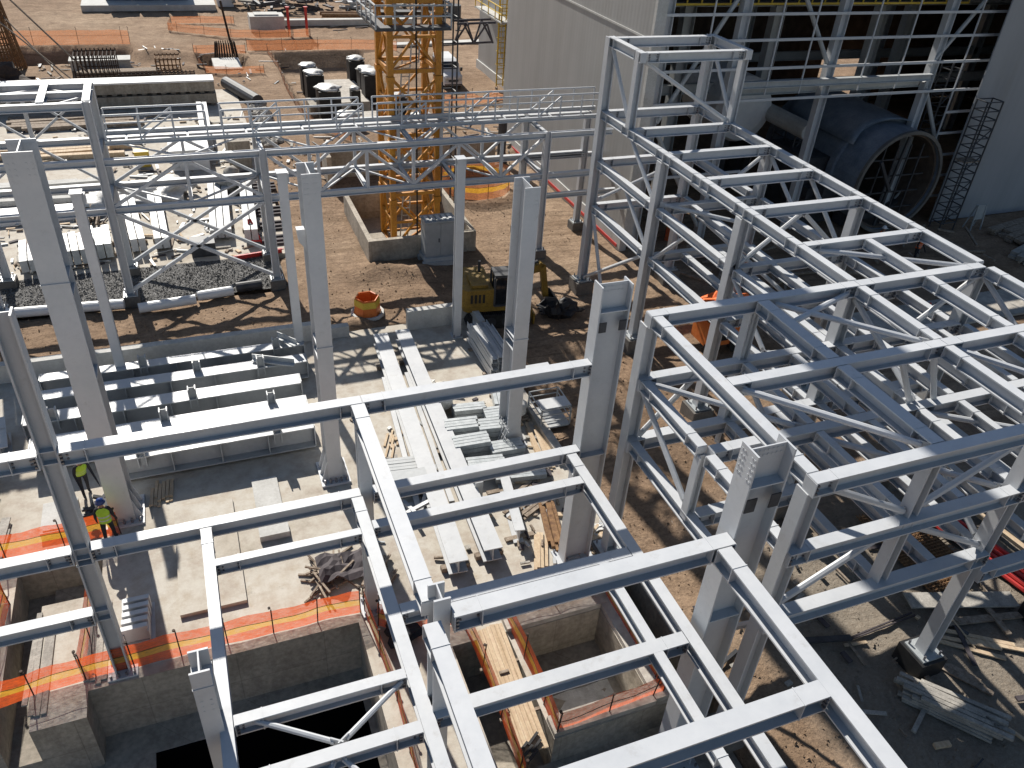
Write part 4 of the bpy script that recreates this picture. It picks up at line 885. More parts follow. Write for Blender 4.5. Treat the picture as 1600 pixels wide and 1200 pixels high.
for (p, q_) in (((5.8, 23.6, .1), (6.0, 22.3, .5)), ((6.1, 22.4, .1), (6.7, 23.5, .35)), ((5.7, 22.7, .3), (6.7, 22.9, .5)), ((6.6, 22.3, .1), (6.9, 22.9, .5))): b.bar(p, q_, .16, .12)
b.box(5.6, 6.9, 22.2, 23.5, .01, .07); tag(b.build('cleat_pile', 'steelw'), 'little heap of white steel cleats left of the long girders', 'steel cleats')
b = MB(); b.box(5.5, 6.9, 23.9, 24.4, .02, 1.0); tag(b.build('steel_box', 'steel2'), 'dark grey steel box under the wide purlin bundle', 'steel box')
b = MB(); b.bar((5.2, 26.6, .12), (6.6, 25.9, .14), .06, .06); tag(b.build('steel_bar', 'mud'), 'thin dark bar lying on the slab near the pale sticks', 'steel bar')
for x, y, r_, lab in ((9.0, 31.2, .3, 'crumpled pale plastic sheet on the shaded slab'), (12.6, 19.9, .2, 'white rag at the slab edge by the big column')):
    b = MB(); b.blob((x, y, .06), (r_*2.2, r_, .1), 3, 1.1, x); tag(b.build('plastic_scrap', 'wrap'), lab, 'plastic scrap')
b = MB(); 
for k in range(5): b.box(-4.55+k*.02, -3.75+k*.02, 19.75+k*.3, 19.93+k*.3, .1+.02*k, .72)
for x in (-4.5, -3.75): b.bar((x, 19.7, .3), (x, 21.2, .4), .05, .5)
b.box(-4.6, -3.6, 19.6, 21.3, .01, .08); tag(b.build('channel_pieces', 'steelw'), 'row of short white channel pieces by the net, left of the wide column shadow', 'steel channels')
# scrap heap beside the slender front column
t = thing('scrap_pile', 'heap of sticks with a crumpled dark brown sheet by the slender front column', 'scrap heap', (2.9, 20.7, 0))
pts = [[(1.9+i*.2, 20.1+j*.22, .35+.3*noise.noise((i*.45, j*.5, 4))+.12*math.sin(i*.8)) for j in range(7)] for i in range(10)]
b = MB(); b.grid(pts); o = b.build('crumpled_sheet', 'mud', t); md = o.modifiers.new('thick', 'SOLIDIFY'); md.thickness = .04
random.seed(9); b = MB()
for k in range(26):
    a = random.random()*3.1; x, y = 1.7+random.random()*1.2, 19.9+random.random()*1.7; L = random.uniform(.3, .8); z = random.uniform(.05, .4); b.bar((x-L*math.cos(a), y-L*math.sin(a), z), (x+L*math.cos(a), y+L*math.sin(a), max(.05, z+random.uniform(-.2, .2))), .07, .06)
b.build('sticks', 'woodold', t)
planks('plank_pile', 4.0, 20.0, 9, .8, .09, .9, 'dark broken sticks under the lower beam right of the scrap heap', 'woodold', jit=.7, layers=3)
b = MB(); b.blob((4.1, 17.3, .25), (.5, .6, .3), 3, .9, 3); tag(b.build('cloth_bundle', 'cloth'), 'dark blue black bundle of cloth on the strip between the pits', 'cloth bundle')
# timber deck over the middle pit and other boards round the pits
t = thing('plank_bridge', 'pale timber plank bridge laid over the narrow pit', 'plank bridge', (6.95, 14.4, 0)); b = MB()
for k in range(7):
    x = 6.42+k*.15; e = random.uniform(-.12, .12); b.bar((x+.12, 16.75+e, .05+.004*k%.01), (x-.12, 12.0+e, .05), .14, .055)
b.build('planks', 'wood', t); b = MB(); b.box(6.2, 7.6, 15.2, 15.3, -.09, -.01); b.box(6.2, 7.6, 13.3, 13.4, -.09, -.01); b.build('cross_batten', 'woodold', t)
b = MB(); b.box(6.72, 7.05, 14.8, 14.9, .085, .14); tag(b.build('batten', 'woodold'), 'short dark batten lying on the plank bridge', 'batten')
planks('plank_pile', 6.7, 12.1, 5, .5, .08, .6, 'short burnt offcuts at the near end of the plank bridge', 'bitumen', jit=.4, z=.1)
planks('plank', 11.9, 12.6, 1, 1.3, .2, 1.9, 'single pale plank beside the square pit corner', 'wood', z=.23)
b = MB(); pts = [[(8.4+i*.3, 13.1+j*.3, -1.70+.14*noise.noise((i*.5, j*.6, 8))+(.75 if j == 0 else .25 if j == 1 else 0)) for j in range(6)] for i in range(9)]; b.grid(pts); tag(b.build('pale_sheet', 'wrap', smooth=True), 'pale crumpled sheet hanging down inside the square pit', 'plastic sheet')
planks('plank_pile', -7.0, 19.9, 4, 3.6, .16, 1.54, 'weathered boards along the left trench edge', 'woodgrey', layers=1)
planks('plank_pile', -5.35, 20.2, 4, 3.2, .16, 1.54, 'grey boards between the trench net and the leftmost column', 'woodgrey', layers=1)
planks('plank_pile', -9.4, 25.9, 5, 1.6, .3, 1.5, 'leaning sheets and boards at the left edge beyond the short net', 'woodgrey', jit=.4, layers=3)
b = MB(); b.box(-7.4, -6.2, 25.6, 27.3, .01, .3); b.box(-7.3, -6.3, 25.7, 27.2, .301, .34); tag(b.build('board_stack', 'concl'), 'pale flat stack of boards behind the short net', 'board stack')
b = MB(); random.seed(4)
for k in range(14): b.bar((-6.1+random.random()*1.2, 25.8+random.random()*1.4, .1+random.random()*.3), (-6.0+random.random()*1.2, 25.9+random.random()*1.3, .1+random.random()*.3), .16, .1)
tag(b.build('scrap_pile', 'dark'), 'dark jumble of metal scraps behind the short net', 'scrap heap')
# ================================================================ SAFETY NETS
def net(pts, h, lab, m3=('neto', 'nety', 'neto'), post=True, sag=.05, gap=1.6, cut=(.36, .62), z0=0, lean=0):
    t = thing('safety_net', lab, 'safety net', (pts[0][0], pts[0][1], z0))
    P = [Vector((p[0], p[1], (p[2] if len(p) > 2 else z0))) for p in pts]; fine = []
    for a, c_ in zip(P, P[1:]):
        n = max(2, int((c_-a).length/.35)); fine += [a+(c_-a)*k/n for k in range(n)]
    fine.append(P[-1]); L = 0; lev = [0, cut[0], cut[1], 1]
    rowsn = []
    for i, p in enumerate(fine):
        if i: L += (p-fine[i-1]).length
        sg = sag*abs(math.sin(L*math.pi/gap)); r_ = []
        for q in lev: r_.append((p.x+.06*noise.noise((L*.9, q*2, 1))+lean*q*.3, p.y+.08*noise.noise((L*.8, q*2, 7))-lean*q*.3, p.z+.02+h*q*(1-sg*q)+.03*noise.noise((L*1.3, q, 2))))
        rowsn.append(r_)
    for k in range(3):
        b = MB(); b.grid([[r_[k], r_[k+1]] for r_ in rowsn]); b.build('net_band', m3[k], t, fixn=False)
    if post:
        L = gap
        for i, p in enumerate(fine):
            if i: L += (p-fine[i-1]).length
            if L >= gap or i == len(fine)-1:
                L = 0; b = MB(); b.tube((p.x, p.y, p.z), (p.x-.05+.1*random.random(), p.y-.05-.1*random.random(), p.z+h*1.18), .022, 5); b.tube((p.x-.02, p.y-.08, p.z+h*1.18), (p.x-.02, p.y-.08, p.z+h*1.22), .05, 6); b.build('stake', 'rebar', t)
    b = MB(); b.path([(r_[2][0], r_[2][1]-.02, r_[2][2]) for r_ in rowsn], .012, 4); b.build('cord', 'rebar', t)
    return t
random.seed(2)
NH = 1.15
net([(-10, 18.3, 0), (-6.0, 18.75), (-2.5, 18.8), (3.0, 18.75)], NH, 'long orange net with a yellow band along the big dark pit in front', gap=1.15)
net([(3.15, 18.7), (3.35, 15), (3.2, 11), (3.3, 7)], NH, 'orange net along the right side of the big dark pit')
net([(3.45, 18.0), (3.9, 17.7), (5.5, 17.35), (6.2, 17.1)], NH, 'short orange and yellow net across the strip behind the narrow pit')
net([(6.25, 17.05), (6.3, 14.5), (6.15, 11.2)], NH, 'orange net along the left edge of the plank bridge')
net([(7.7, 16.95), (7.75, 14.5), (7.65, 12.3)], NH, 'orange net between the plank bridge and the square pit')
net([(7.75, 17.0), (9.5, 16.95), (11.45, 16.9)], NH*.9, 'sagging orange and yellow net behind the square pit', sag=.3)
net([(11.5, 16.8), (11.5, 14.5), (11.5, 12.7)], NH*.9, 'orange net on the right rim of the square pit')
net([(7.7, 12.35), (9.5, 12.4), (11.5, 12.5)], NH*.9, 'reddish net on the front rim of the square pit', m3=('neto','neto','neto'))
net([(-12, 24.7), (-8.5, 25.0), (-4.7, 25.1)], NH, 'orange net with a green yellow band in front of the scrap heap at left')
net([(-13, 22.7), (-9.6, 22.9), (-8.2, 22.8)], NH, 'bright orange net panel with a yellow band at the left picture edge')
net([(-8.15, 22.7), (-8.3, 20.5), (-8.25, 18.6)], NH, 'narrow orange net seen end on along the left trench')
net([(-5.55, 22.2), (-5.6, 20.4), (-5.7, 18.9)], NH, 'orange net seen end on beside the leftmost column')
rp = [(16.9+2.6+2.6*math.cos(a), 54.9+2.3*math.sin(a)) for a in [2*math.pi*k/14 for k in range(15)]]
net(rp, 1.5, 'ring of orange net round a hole beside the tower crane', m3=('netd', 'nety', 'netd'), gap=2.2)
net([(-18, 102.6), (-13, 102.6), (-4.3, 102.3)], 1.5, 'dusty orange net along the far left excavation', m3=('netd',)*3, gap=4)
net([(0.2, 111), (-.2, 108.6), (3, 106.6), (6.8, 104.6), (10, 103.8), (15.5, 104.2)], .9, 'dusty orange net curving round the far rubble pit', m3=('netd',)*3, gap=3.2)
net([(0.3, 112.3), (4, 112.4), (7.5, 111.9)], .8, 'far sagging orange net behind the rubble pit', m3=('netd',)*3, gap=3.2)
net([(2.0, 97.3), (4.5, 97.3), (7.3, 97.0)], .9, 'orange net behind the small reinforced footing', m3=('netd',)*3, gap=3)
net([(2.3, 97), (2.2, 93), (2.7, 89.6), (5, 88.8), (8.3, 88.9)], .7, 'orange net round the front of the small reinforced footing', m3=('netd',)*3, gap=3)
net([(7.6, 98.2), (11, 98.0), (16, 97.9), (20.5, 97.6), (24, 96.4)], 1.1, 'long dusty net behind the black capped pedestals', m3=('netd',)*3, gap=3.6)
net([(9.6, 96.8), (9.9, 90), (9.6, 83), (9.7, 76), (10.5, 70.5), (12.6, 67)], .8, 'crumpled orange net running along the left of the black capped pedestals', m3=('netd',)*3, gap=3, sag=.4)
net([(23.5, 76), (26.5, 75.4), (29.5, 75.9), (30.9, 78)], 1.2, 'low orange net in front of the white van', m3=('netd',)*3, gap=2.5, sag=.5)
net([(29.0, 43.2, .1), (29.6, 42.4, .1), (30.3, 43.3, .1)], 2.6, 'bunched orange net hanging inside the shaded corner of the open frame', gap=2)
# barrel of net, orange drum
t = thing('net_barrel', 'orange net wrapped round a small manhole on the bare earth', 'net barrier', (7.75, 38.9, 0))
h0 = .0; b = MB(); ring_ = [(.85*math.cos(a), .75*math.sin(a)) for a in [2*math.pi*k/20 for k in range(20)]]
b.lathe([(.74, h0), (.70, .5), (.66, 1.02), (.60, 1.0), (.66, .5), (.70, h0)], (7.75, 38.9, 0), 6); b.build('net_wrap', 'orange', t)
b = MB(); b.lathe([(.672, .92), (.70, .92), (.725, .55), (.70, .55)], (7.75, 38.9, 0), 6); b.build('yellow_band', 'yellow', t)
b = MB(); b.lathe([(.95, 0), (.92, .14), (.78, .14), (.76, 0)], (7.75, 38.9, -.05), 12); b.build('concrete_collar', 'concl', t)
# ================================================================ PEOPLE
U = 1/S                                    # one metre in build units
def skin_mesh(nodes_, edges, name, levels=1):
    """nodes_: list of (x,y,z,rx,ry); first node is the root. returns an evaluated mesh"""
    me = bpy.data.meshes.new(name+'_s'); me.from_pydata([n[:3] for n in nodes_], edges, [])
    o = bpy.data.objects.new(name+'_s', me); C.objects.link(o)
    md = o.modifiers.new('s', 'SKIN'); md.use_smooth_shade = True
    if not me.skin_vertices: me.attributes
    for i, n in enumerate(nodes_):
        sv = me.skin_vertices[0].data[i]; sv.radius = (n[3], n[4]); sv.use_root = (i == 0)
    ss = o.modifiers.new('u', 'SUBSURF'); ss.levels = levels; ss.render_levels = levels
    dg = bpy.context.evaluated_depsgraph_get(); ev = o.evaluated_get(dg)
    out = bpy.data.meshes.new_from_object(ev); bpy.data.objects.remove(o); bpy.data.meshes.remove(me)
    return out
def person(loc, rz, label, vest='hivis', helmet='helmb', arms=((.27,.02,1.0),(.27,.05,1.0)), stride=.12, bend=0.0, jacket='cloth'):
    t = thing('person', label, 'person', loc, rz)
    by = -bend
    N = []; Ed = []
    def n(x, y, z, r, ry=None, par=None):
        N.append((x*U, y*U, z*U, r*U, (ry or r)*U)); i = len(N)-1
        if par is not None: Ed.append((par, i))
        return i
    pel = n(0, 0, .95, .15, .11)
    wst = n(0, by*.3, 1.1, .14, .105, pel); chs = n(0, by*.75, 1.32, .17, .115, wst); nb = n(0, by, 1.45, .10, .08, chs); nk = n(0, by*1.08, 1.52, .055, .055, nb)
    chin = n(0, by*1.1-.02, 1.59, .075, .085, nk); hd = n(0, by*1.12-.015, 1.68, .085, .10, chin); n(0, by*1.13-.005, 1.76, .06, .07, hd)
    n(0, by*1.12-.115, 1.655, .014, .012, hd)                                  # nose
    for s_, sy, ar in ((-1, -stride, arms[0]), (1, stride, arms[1])):
        hp = n(s_*.10, 0, .90, .095, .095, pel); kn = n(s_*.115, sy*.5-.02, .50, .062, .065, hp); an = n(s_*.12, sy, .10, .045, .05, kn); hl = n(s_*.12, sy-.02, .05, .045, .05, an); n(s_*.135, sy-.17, .035, .045, .03, hl)
        sh = n(s_*.19, by*.9, 1.42, .068, .068, nb); el = n(s_*(.19+.055), by*.9+.02, 1.15, .048, .048, sh)
        wr = n(s_*ar[0], by*.9-ar[1]-.1, ar[2]-.12, .03, .03, el); dx, dy, dz = s_*(ar[0]-.245), -ar[1]-.12, ar[2]-.12-1.15
        L = math.sqrt(dx*dx+dy*dy+dz*dz); dx, dy, dz = dx/L, dy/L, dz/L
        w0 = N[wr]; wx, wy, wz = w0[0]/U, w0[1]/U, w0[2]/U
        pm = n(wx+dx*.07, wy+dy*.07, wz+dz*.07, .036, .022, wr)
        for k, (o, fl) in enumerate(((-.027,.07),(-.009,.085),(.009,.08),(.027,.065))):
            f0 = n(wx+dx*.11, wy+dy*.11+o, wz+dz*.11, .0095, .0095, pm); n(wx+dx*(.11+fl)-s_*.012, wy+dy*(.11+fl)+o, wz+dz*(.11+fl), .008, .008, f0)
        th = n(wx+dx*.05, wy+dy*.05-.045, wz+dz*.05, .011, .011, pm); n(wx+dx*.1, wy+dy*.1-.06, wz+dz*.1, .009, .009, th)
    me = skin_mesh(N, Ed, 'body')
    for k in ('skin', jacket, 'cloth', 'dark'): me.materials.append(M[k])
    for p in me.polygons:
        z = p.center.z/U; r = abs(p.center.x)/U
        p.material_index = 3 if z < .12 else 2 if z < .98 else 1 if (z < 1.5 and not (r > .22 and z < arms[0][2]-.13)) else 0
        p.use_smooth = True
    o = bpy.data.objects.new('body', me); C.objects.link(o); o.parent = t
    if vest:
        b = MB(); rows_ = []
        for z, rx, ry, yo in ((.92,.185,.15,.0),(1.05,.18,.145,by*.2),(1.2,.19,.15,by*.5),(1.34,.205,.155,by*.78),(1.44,.17,.125,by*.95),(1.5,.09,.085,by)):
            rows_.append([(rx*math.cos(2*math.pi*k/18)*U, (yo+ry*math.sin(2*math.pi*k/18))*U, z*U) for k in range(19)])
        b.use(vest).grid(rows_[:2]); b.use(vest).grid(rows_[1:]); vo = MB(); vo.v, vo.f, vo.m, vo.mats = b.v, b.f, b.m, b.mats
        vo.xf(loc); v = vo.build('safety_vest', parent=t, smooth=True)
        b = MB()
        for z, rx, ry, yo in ((1.02,.186,.152,by*.15),(1.16,.192,.154,by*.42)):
            b.grid([[(rx*math.cos(2*math.pi*k/18)*U, (yo+ry*math.sin(2*math.pi*k/18))*U, (z+dz)*U) for k in range(19)] for dz in (0, .05)])
        b.xf(loc); b.build('reflective_band', 'band', v)
    b = MB(); hx, hy, hz = 0, by*1.12-.01, 1.70
    b.lathe([(.001, .135), (.06, .125), (.1, .085), (.122, .03), (.128, -.01), (.15, -.018), (.122, -.02)], (hx, hy, hz), 16)
    b.box(-.07, .07, hy-.19, hy-.11, hz-.02, hz-.008); b.v = [(x*U, y*U, z*U) for x, y, z in b.v]; b.xf(loc); b.build('helmet', helmet, t, smooth=True)
    return t
person((-5.0, 24.75, 0), R(178), 'worker in a yellow high visibility vest and blue helmet walking beside the tallest column', stride=.14, arms=((.27,.05,.98),(.27,.02,1.0)))
person((-5.95, 27.75, 0), R(25), 'worker in dark clothes and a white helmet bending in front of the stored girders', vest='hivis', helmet='helmw', bend=.28, arms=((.26,.25,.95),(.26,.25,.95)))
person((44.3, 36.2, 0), R(10), 'right one of two workers in orange vests in shade before the big cylinder', 'hivo', 'helmw', bend=.1)
person((42.4, 37.8, 0), R(60), 'left one of two workers in orange vests in shade before the big cylinder', 'hivo', 'helmw', bend=.05)
person((20.3, 17.6, 0), R(120), 'worker in red clothes crouching over the ground below the platform frame', 'hivo', 'helmw', bend=.3, jacket='red')
# ================================================================ EXCAVATOR
X = thing('excavator', 'small yellow excavator with a dark cab digging beside the slab', 'excavator', (14.4, 36.9, 0))
def loc_(pts): return pts
def xb(b, name, m, parent=None, rz=-.12, smooth=False):
    b.xf((14.4, 36.9, 0), rz); return b.build(name, m, parent or X, smooth=smooth)
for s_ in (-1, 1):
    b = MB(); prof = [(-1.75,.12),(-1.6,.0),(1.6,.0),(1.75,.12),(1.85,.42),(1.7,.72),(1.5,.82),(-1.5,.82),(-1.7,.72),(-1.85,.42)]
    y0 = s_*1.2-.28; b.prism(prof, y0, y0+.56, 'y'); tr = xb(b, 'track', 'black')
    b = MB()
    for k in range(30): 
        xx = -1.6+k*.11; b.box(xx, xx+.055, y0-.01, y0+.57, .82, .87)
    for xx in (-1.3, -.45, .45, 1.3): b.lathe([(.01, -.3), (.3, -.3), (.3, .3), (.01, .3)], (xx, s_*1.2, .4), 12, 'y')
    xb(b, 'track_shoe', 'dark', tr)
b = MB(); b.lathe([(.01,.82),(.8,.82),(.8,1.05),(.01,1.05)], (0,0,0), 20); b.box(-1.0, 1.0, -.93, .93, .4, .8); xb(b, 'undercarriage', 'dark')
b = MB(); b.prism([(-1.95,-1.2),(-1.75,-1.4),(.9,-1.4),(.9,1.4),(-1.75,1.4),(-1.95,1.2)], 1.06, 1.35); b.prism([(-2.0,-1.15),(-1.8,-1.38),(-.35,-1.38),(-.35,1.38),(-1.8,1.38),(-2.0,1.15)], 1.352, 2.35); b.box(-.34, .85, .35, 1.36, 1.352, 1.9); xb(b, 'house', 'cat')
b = MB(); b.box(-1.5, -.6, -1.1, .4, 2.352, 2.5); xb(b, 'engine_hood', 'cat'); b = MB(); b.tube((-.7, .8, 2.3), (-.7, .8, 3.0), .09, 8); xb(b, 'exhaust', 'dark')
b = MB()
for k in range(4): b.box(-1.6+k*.22, -1.48+k*.22, -1.41, -1.385, 1.6, 2.1)
xb(b, 'side_grille', 'black')
cab = MB(); pr = [(-.3,1.36),(.95,1.36),(1.0,2.1),(.75,3.05),(-.2,3.1),(-.3,3.0)]
for y0 in (-1.36, -.4): 
    for p, q_ in zip(pr, pr[1:]+pr[:1]): cab.bar((p[0], y0, p[1]), (q_[0], y0, q_[1]), .1, .1)
cab.box(-.32, .85, -1.4, -.33, 3.08, 3.18); cab.box(-.3, .95, -1.36, -.36, 1.352, 1.42); cb_ = xb(cab, 'cab', 'dark')
b = MB(); b.prism([(-.25,1.45),(.9,1.45),(.95,2.1),(.71,3.0),(-.2,3.04)], -1.33, -.43, 'y'); xb(b, 'cab_window', 'glass', cb_)
def arm(pts, w0, w1, y): 
    b = MB(); n = len(pts)
    for (a, c_) in zip(pts, pts[1:]): b.bar((a[0], y, a[1]), (c_[0], y, c_[1]), .32, a[2], (0,0,1))
    for a in pts[1:-1]: b.lathe([(.01,-.16),(a[2]*.52,-.16),(a[2]*.52,.16),(.01,.16)], (a[0], y, a[1]), 14, 'y')
    return b
xb(arm([(.7,1.5,.42),(1.5,2.55,.44),(2.7,2.85,.32)], 0, 0, .05), 'boom', 'cat')
xb(arm([(2.45,3.05,.26),(2.7,2.85,.34),(3.0,1.0,.22)], 0, 0, .05), 'stick', 'cat')
b = MB(); b.tube((1.0,.25,1.6),(1.9,.25,2.4),.09,8); b.tube((1.0,-.15,1.6),(1.9,-.15,2.4),.09,8); b.tube((1.6,.05,2.9),(2.4,.05,3.15),.09,8); b.tube((2.8,.05,2.4),(3.1,.05,1.3),.07,8); xb(b, 'hydraulic_cylinder', 'dark')
b = MB(); pr = [(a-1.2, c*.95) for a, c in [(4.0,1.3),(4.6,1.2),(4.95,.75),(4.8,.25),(4.35,.05),(4.05,.1),(4.45,.5),(4.2,.9)]]
b.prism(pr, -.55, -.5, 'y'); b.prism(pr, .6, .65, 'y')
for a, c_ in zip(pr[1:6], pr[2:6]): b.bar((a[0], .05, a[1]), (c_[0], .05, c_[1]), 1.1, .05)
for k in range(4): b.box(2.7, 2.86, -.45+k*.3, -.3+k*.3, .04, .12)
xb(b, 'bucket', 'dark')
b = MB(); b.box(1.95, 2.05, -1.4, 1.4, .05, .7); b.bar((.9,-.7,.45),(2,-.7,.35),.14,.14); b.bar((.9,.7,.45),(2,.7,.35),.14,.14); xb(b, 'blade', 'cat')
b = MB(); b.blob((18.3, 35.9, .35), (.95, .6, .5), 3, .8, 4); b.blob((17.6, 35.7, .5), (.4, .4, .6), 2, .8, 2); tag(b.build('hose_coil', 'blackcap'), 'dark lump of hoses and gear beside the excavator bucket', 'hose coil')
b = MB(); b.box(19.85, 21.3, 31.95, 32.35, .02, .62); b.box(19.8, 21.35, 31.9, 32.4, .621, .68); tag(b.build('base_block', 'concd'), 'dark footing with a pale top beside the slim frame column', 'footing')
# ================================================================ VAN
V = thing('white_van', 'white minibus van parked facing the camera beyond the crane', 'van', (25.9, 83.0, 0))
def vb(b, n, m, p=None, smooth=False): b.xf((25.9, 83.0, 0), -.04); return b.build(n, m, p or V, smooth=smooth)
def hull(b, secs):      # sections along Y: (y, [(x,z)...]) joined in order
    n = len(secs[0][1]); base = len(b.v); b.add([(x, y, z) for y, pr in secs for x, z in pr], [(i*n+k, i*n+(k+1)%n, (i+1)*n+(k+1)%n, (i+1)*n+k) for i in range(len(secs)-1) for k in range(n)]+[tuple(range(n)), tuple(range((len(secs)-1)*n, len(secs)*n))]); return b
def sec(w_, z1, s_=1.0, zb=.35): return [(-w_*.96, zb), (w_*.96, zb), (w_, .7), (w_, 1.25), (w_*s_, z1-.12), (w_*s_*.85, z1), (-w_*s_*.85, z1), (-w_*s_, z1-.12), (-w_, 1.25), (-w_, .7)]
b = MB(); hull(b, [(-2.55, sec(.85, 1.15, .95)), (-2.4, sec(.97, 1.3, .96)), (-1.75, sec(1.0, 1.5, .95)), (-1.0, sec(1.0, 2.35, .88)), (-.4, sec(1.0, 2.5, .88)), (2.4, sec(1.0, 2.5, .88)), (2.6, sec(.98, 2.3, .86))]); body = vb(b, 'body', 'white')
b = MB(); b.add([(-.82,-1.78,1.46),(.82,-1.78,1.46),(.74,-1.05,2.3),(-.74,-1.05,2.3),(-.82,-1.72,1.40),(.82,-1.72,1.40),(.74,-.99,2.24),(-.74,-.99,2.24)], [(0,1,2,3),(4,7,6,5),(0,4,5,1),(2,6,7,3),(0,3,7,4),(1,5,6,2)]); vb(b, 'windscreen', 'glass')
for s_ in (-1, 1):
    b = MB()
    for y0, y1 in ((-.9,.1),(.2,1.2),(1.3,2.3)): b.box(s_*.955-.04, s_*.955+.04, y0, y1, 1.5, 2.1)
    vb(b, 'side_window', 'glass')
    b = MB(); b.box(s_*1.05-.06, s_*1.05+.1*s_+.06, -1.5, -1.36, 1.5, 1.85); vb(b, 'mirror', 'dark')
    b = MB(); b.box(s_*.68-.17, s_*.68+.17, -2.58, -2.46, .82, 1.05); vb(b, 'headlight', 'band')
    for y0 in (-1.55, 1.55):
        b = MB(); b.lathe([(.01,-.13),(.36,-.13),(.4,-.06),(.4,.06),(.36,.13),(.01,.13)], (s_*.88, y0, .38), 18, 'x'); wh = vb(b, 'wheel', 'black'); b = MB(); b.lathe([(.01,-.02),(.22,-.02),(.22,.02),(.01,.02)], (s_*1.0, y0, .38), 12, 'x'); vb(b, 'rim', 'band', wh)
b = MB(); b.box(-.5, .5, -2.6, -2.5, .75, .95); b.box(-.9, .9, -2.62, -2.52, .4, .52); vb(b, 'grille', 'dark')
b = MB(); b.box(-.9, .9, -2.61, -2.42, .53, .72); vb(b, 'bumper', 'white')
# ================================================================ ORANGE MACHINE UNDER THE FRAME
O = thing('orange_machine', 'orange compressor machine with a draped cover, half hidden under the platform frame', 'machine', (25.0, 30.6, 0))
b = MB(); b.box(23.9, 26.2, 29.9, 31.4, .5, 1.9); b.build('body', 'orange', O); b = MB(); b.blob((25.0, 30.9, 2.1), (1.3, .85, .9), 3, .9, 6); b.build('draped_cover', 'hivo', O)
b = MB(); b.box(24.1, 25.2, 29.86, 29.899, .8, 1.6); b.build('grille', 'black', O)
for x in (24.3, 25.8):
    b = MB(); b.lathe([(.01,-.15),(.45,-.15),(.45,.15),(.01,.15)], (x, 29.9, .45), 14, 'y'); b.build('wheel', 'black', O)
# ================================================================ RIGHT FOREGROUND CLUTTER
random.seed(31)
planks('plank_pile', 20.2, 8.9, 5, 2.7, .15, -.88, 'stack of long grey weathered planks in the lower right corner', 'woodgrey', layers=5, th=.09, jit=.5)
planks('plank_pile', 21.9, 9.6, 2, 1.8, .22, -1.0, 'two loose brown boards beside the stacked planks', 'woodold', jit=.9)
planks('plank_pile', 23.4, 10.6, 4, 2.4, .16, -.6, 'broken pale boards strewn on the shaded ground right of the black footing', 'wood', jit=.9)
planks('timber_board', 24.3, 12.3, 1, 4.2, .7, -.30, 'broad pale board lying across the end of the rusty mesh', 'woodgrey', z=.15)
planks('timber_board', 24.6, 11.4, 2, 4.5, .16, -.2, 'two long dark boards in the shade below the broad pale board', 'woodold', z=.03)
planks('timber_board', 20.6, 12.4, 2, 3.0, .05, .05, 'two thin dark rods on the ground before the black footing', 'mud')
b = MB()
for k in range(16): b.bar((23.3+k*.16, 12.9, .2), (23.3+k*.16, 17.2, .22), .035, .035)
for k in range(28): b.bar((23.2, 13.0+k*.15, .24), (25.9, 13.0+k*.15, .26), .03, .03)
b.box(23.4, 25.8, 13.0, 17.1, .06, .12); tag(b.build('mesh_mat', 'rust'), 'stack of rusty reinforcing mesh mats under the platform frame', 'mesh mats')
b = MB()
for k in range(8): b.tube((26.2+k*.14, 16.0, .15+.1*(k % 2)), (27.0+k*.17, 11.4, .15+.1*(k % 2)), .09, 7)
tag(b.build('red_pipes', 'red'), 'bundle of bright red pipes at the right edge', 'pipes')
b = MB(); b.bar((28.3, 16.5, .3), (28.9, 10.8, .3), .25, .16); tag(b.build('pale_plank', 'wood'), 'single pale plank right of the red pipes', 'plank')
b = MB(); random.seed(6)
for k in range(16): b.blob((27.0+random.random()*1.6, 10.6+random.random()*1.4, .15+random.random()*.25), (.28, .22, .2), 1, .8, k)
tag(b.build('rubble_pile', 'woodgrey'), 'jumble of pale rubble and scraps at the end of the red pipes', 'rubble')
b = MB().use('galv'); random.seed(8)
for k in range(9): b.box(13.6+k*.0, 14.4, 23+k*.0, 23.2, .0, .01) if False else None
b = MB(); b.box(30.0, 52, 28.6, 31.4, .0, .12); o = struct(b.build('concrete_path', 'conc'))
planks('timber_stack', 58.0, 37.6, 6, 7.0, .6, .2, 'long dark formwork boards at the foot of the shaded wall', 'woodold', layers=2, th=.2, jit=.6)
planks('timber_stack', 55.5, 35.0, 5, 6.0, .5, .35, 'dim boards lying on the shaded ground right of the frame', 'woodgrey', layers=2, th=.2, jit=.8)
t = thing('warning_stand', 'pale folding stand on the shaded ground below the wall', 'stand', (53.3, 39.4, 0)); b = MB()
for sx in (-.5, .5): b.bar((53.3+sx, 39.4, 0), (53.3+sx*.8, 39.6, 1.9), .08, .08); b.bar((53.3+sx, 40.1, 0), (53.3+sx*.8, 39.7, 1.9), .08, .08)
b.build('legs', 'panel', t); b = MB(); b.bar((53.3, 39.55, .8), (53.3, 39.62, 1.9), .9, .05); b.build('board', 'panel', t)
b = MB(); b.lathe([(.2,0),(.24,0),(.24,.03),(.17,.04),(.05,.7),(.01,.7)], (39.7, 30.2, .124), 14); tag(b.build('traffic_cone', 'red'), 'red and white cone on the sunlit concrete path', 'traffic cone')
b = MB(); random.seed(12)
for k in range(8): b.bar((40.6+random.random()*3, 30.6+random.random()*.4, .15+random.random()*.2), (42.5+random.random()*2, 30.5+random.random()*.5, .2), .16, .12)
tag(b.build('scrap_pile', 'mud'), 'dark pile of bars on the sunlit concrete path', 'scrap heap')
b = MB(); random.seed(13)
for k in range(60):
    x, y = 28+random.random()*24, 33.5+random.random()*7; L = random.uniform(.6, 3); a = random.random()*3.1; z = random.uniform(.03, .5)
    b.bar((x, y, z), (x+L*math.cos(a), y+L*math.sin(a), max(.03, z+random.uniform(-.2, .2))), .14, .12)
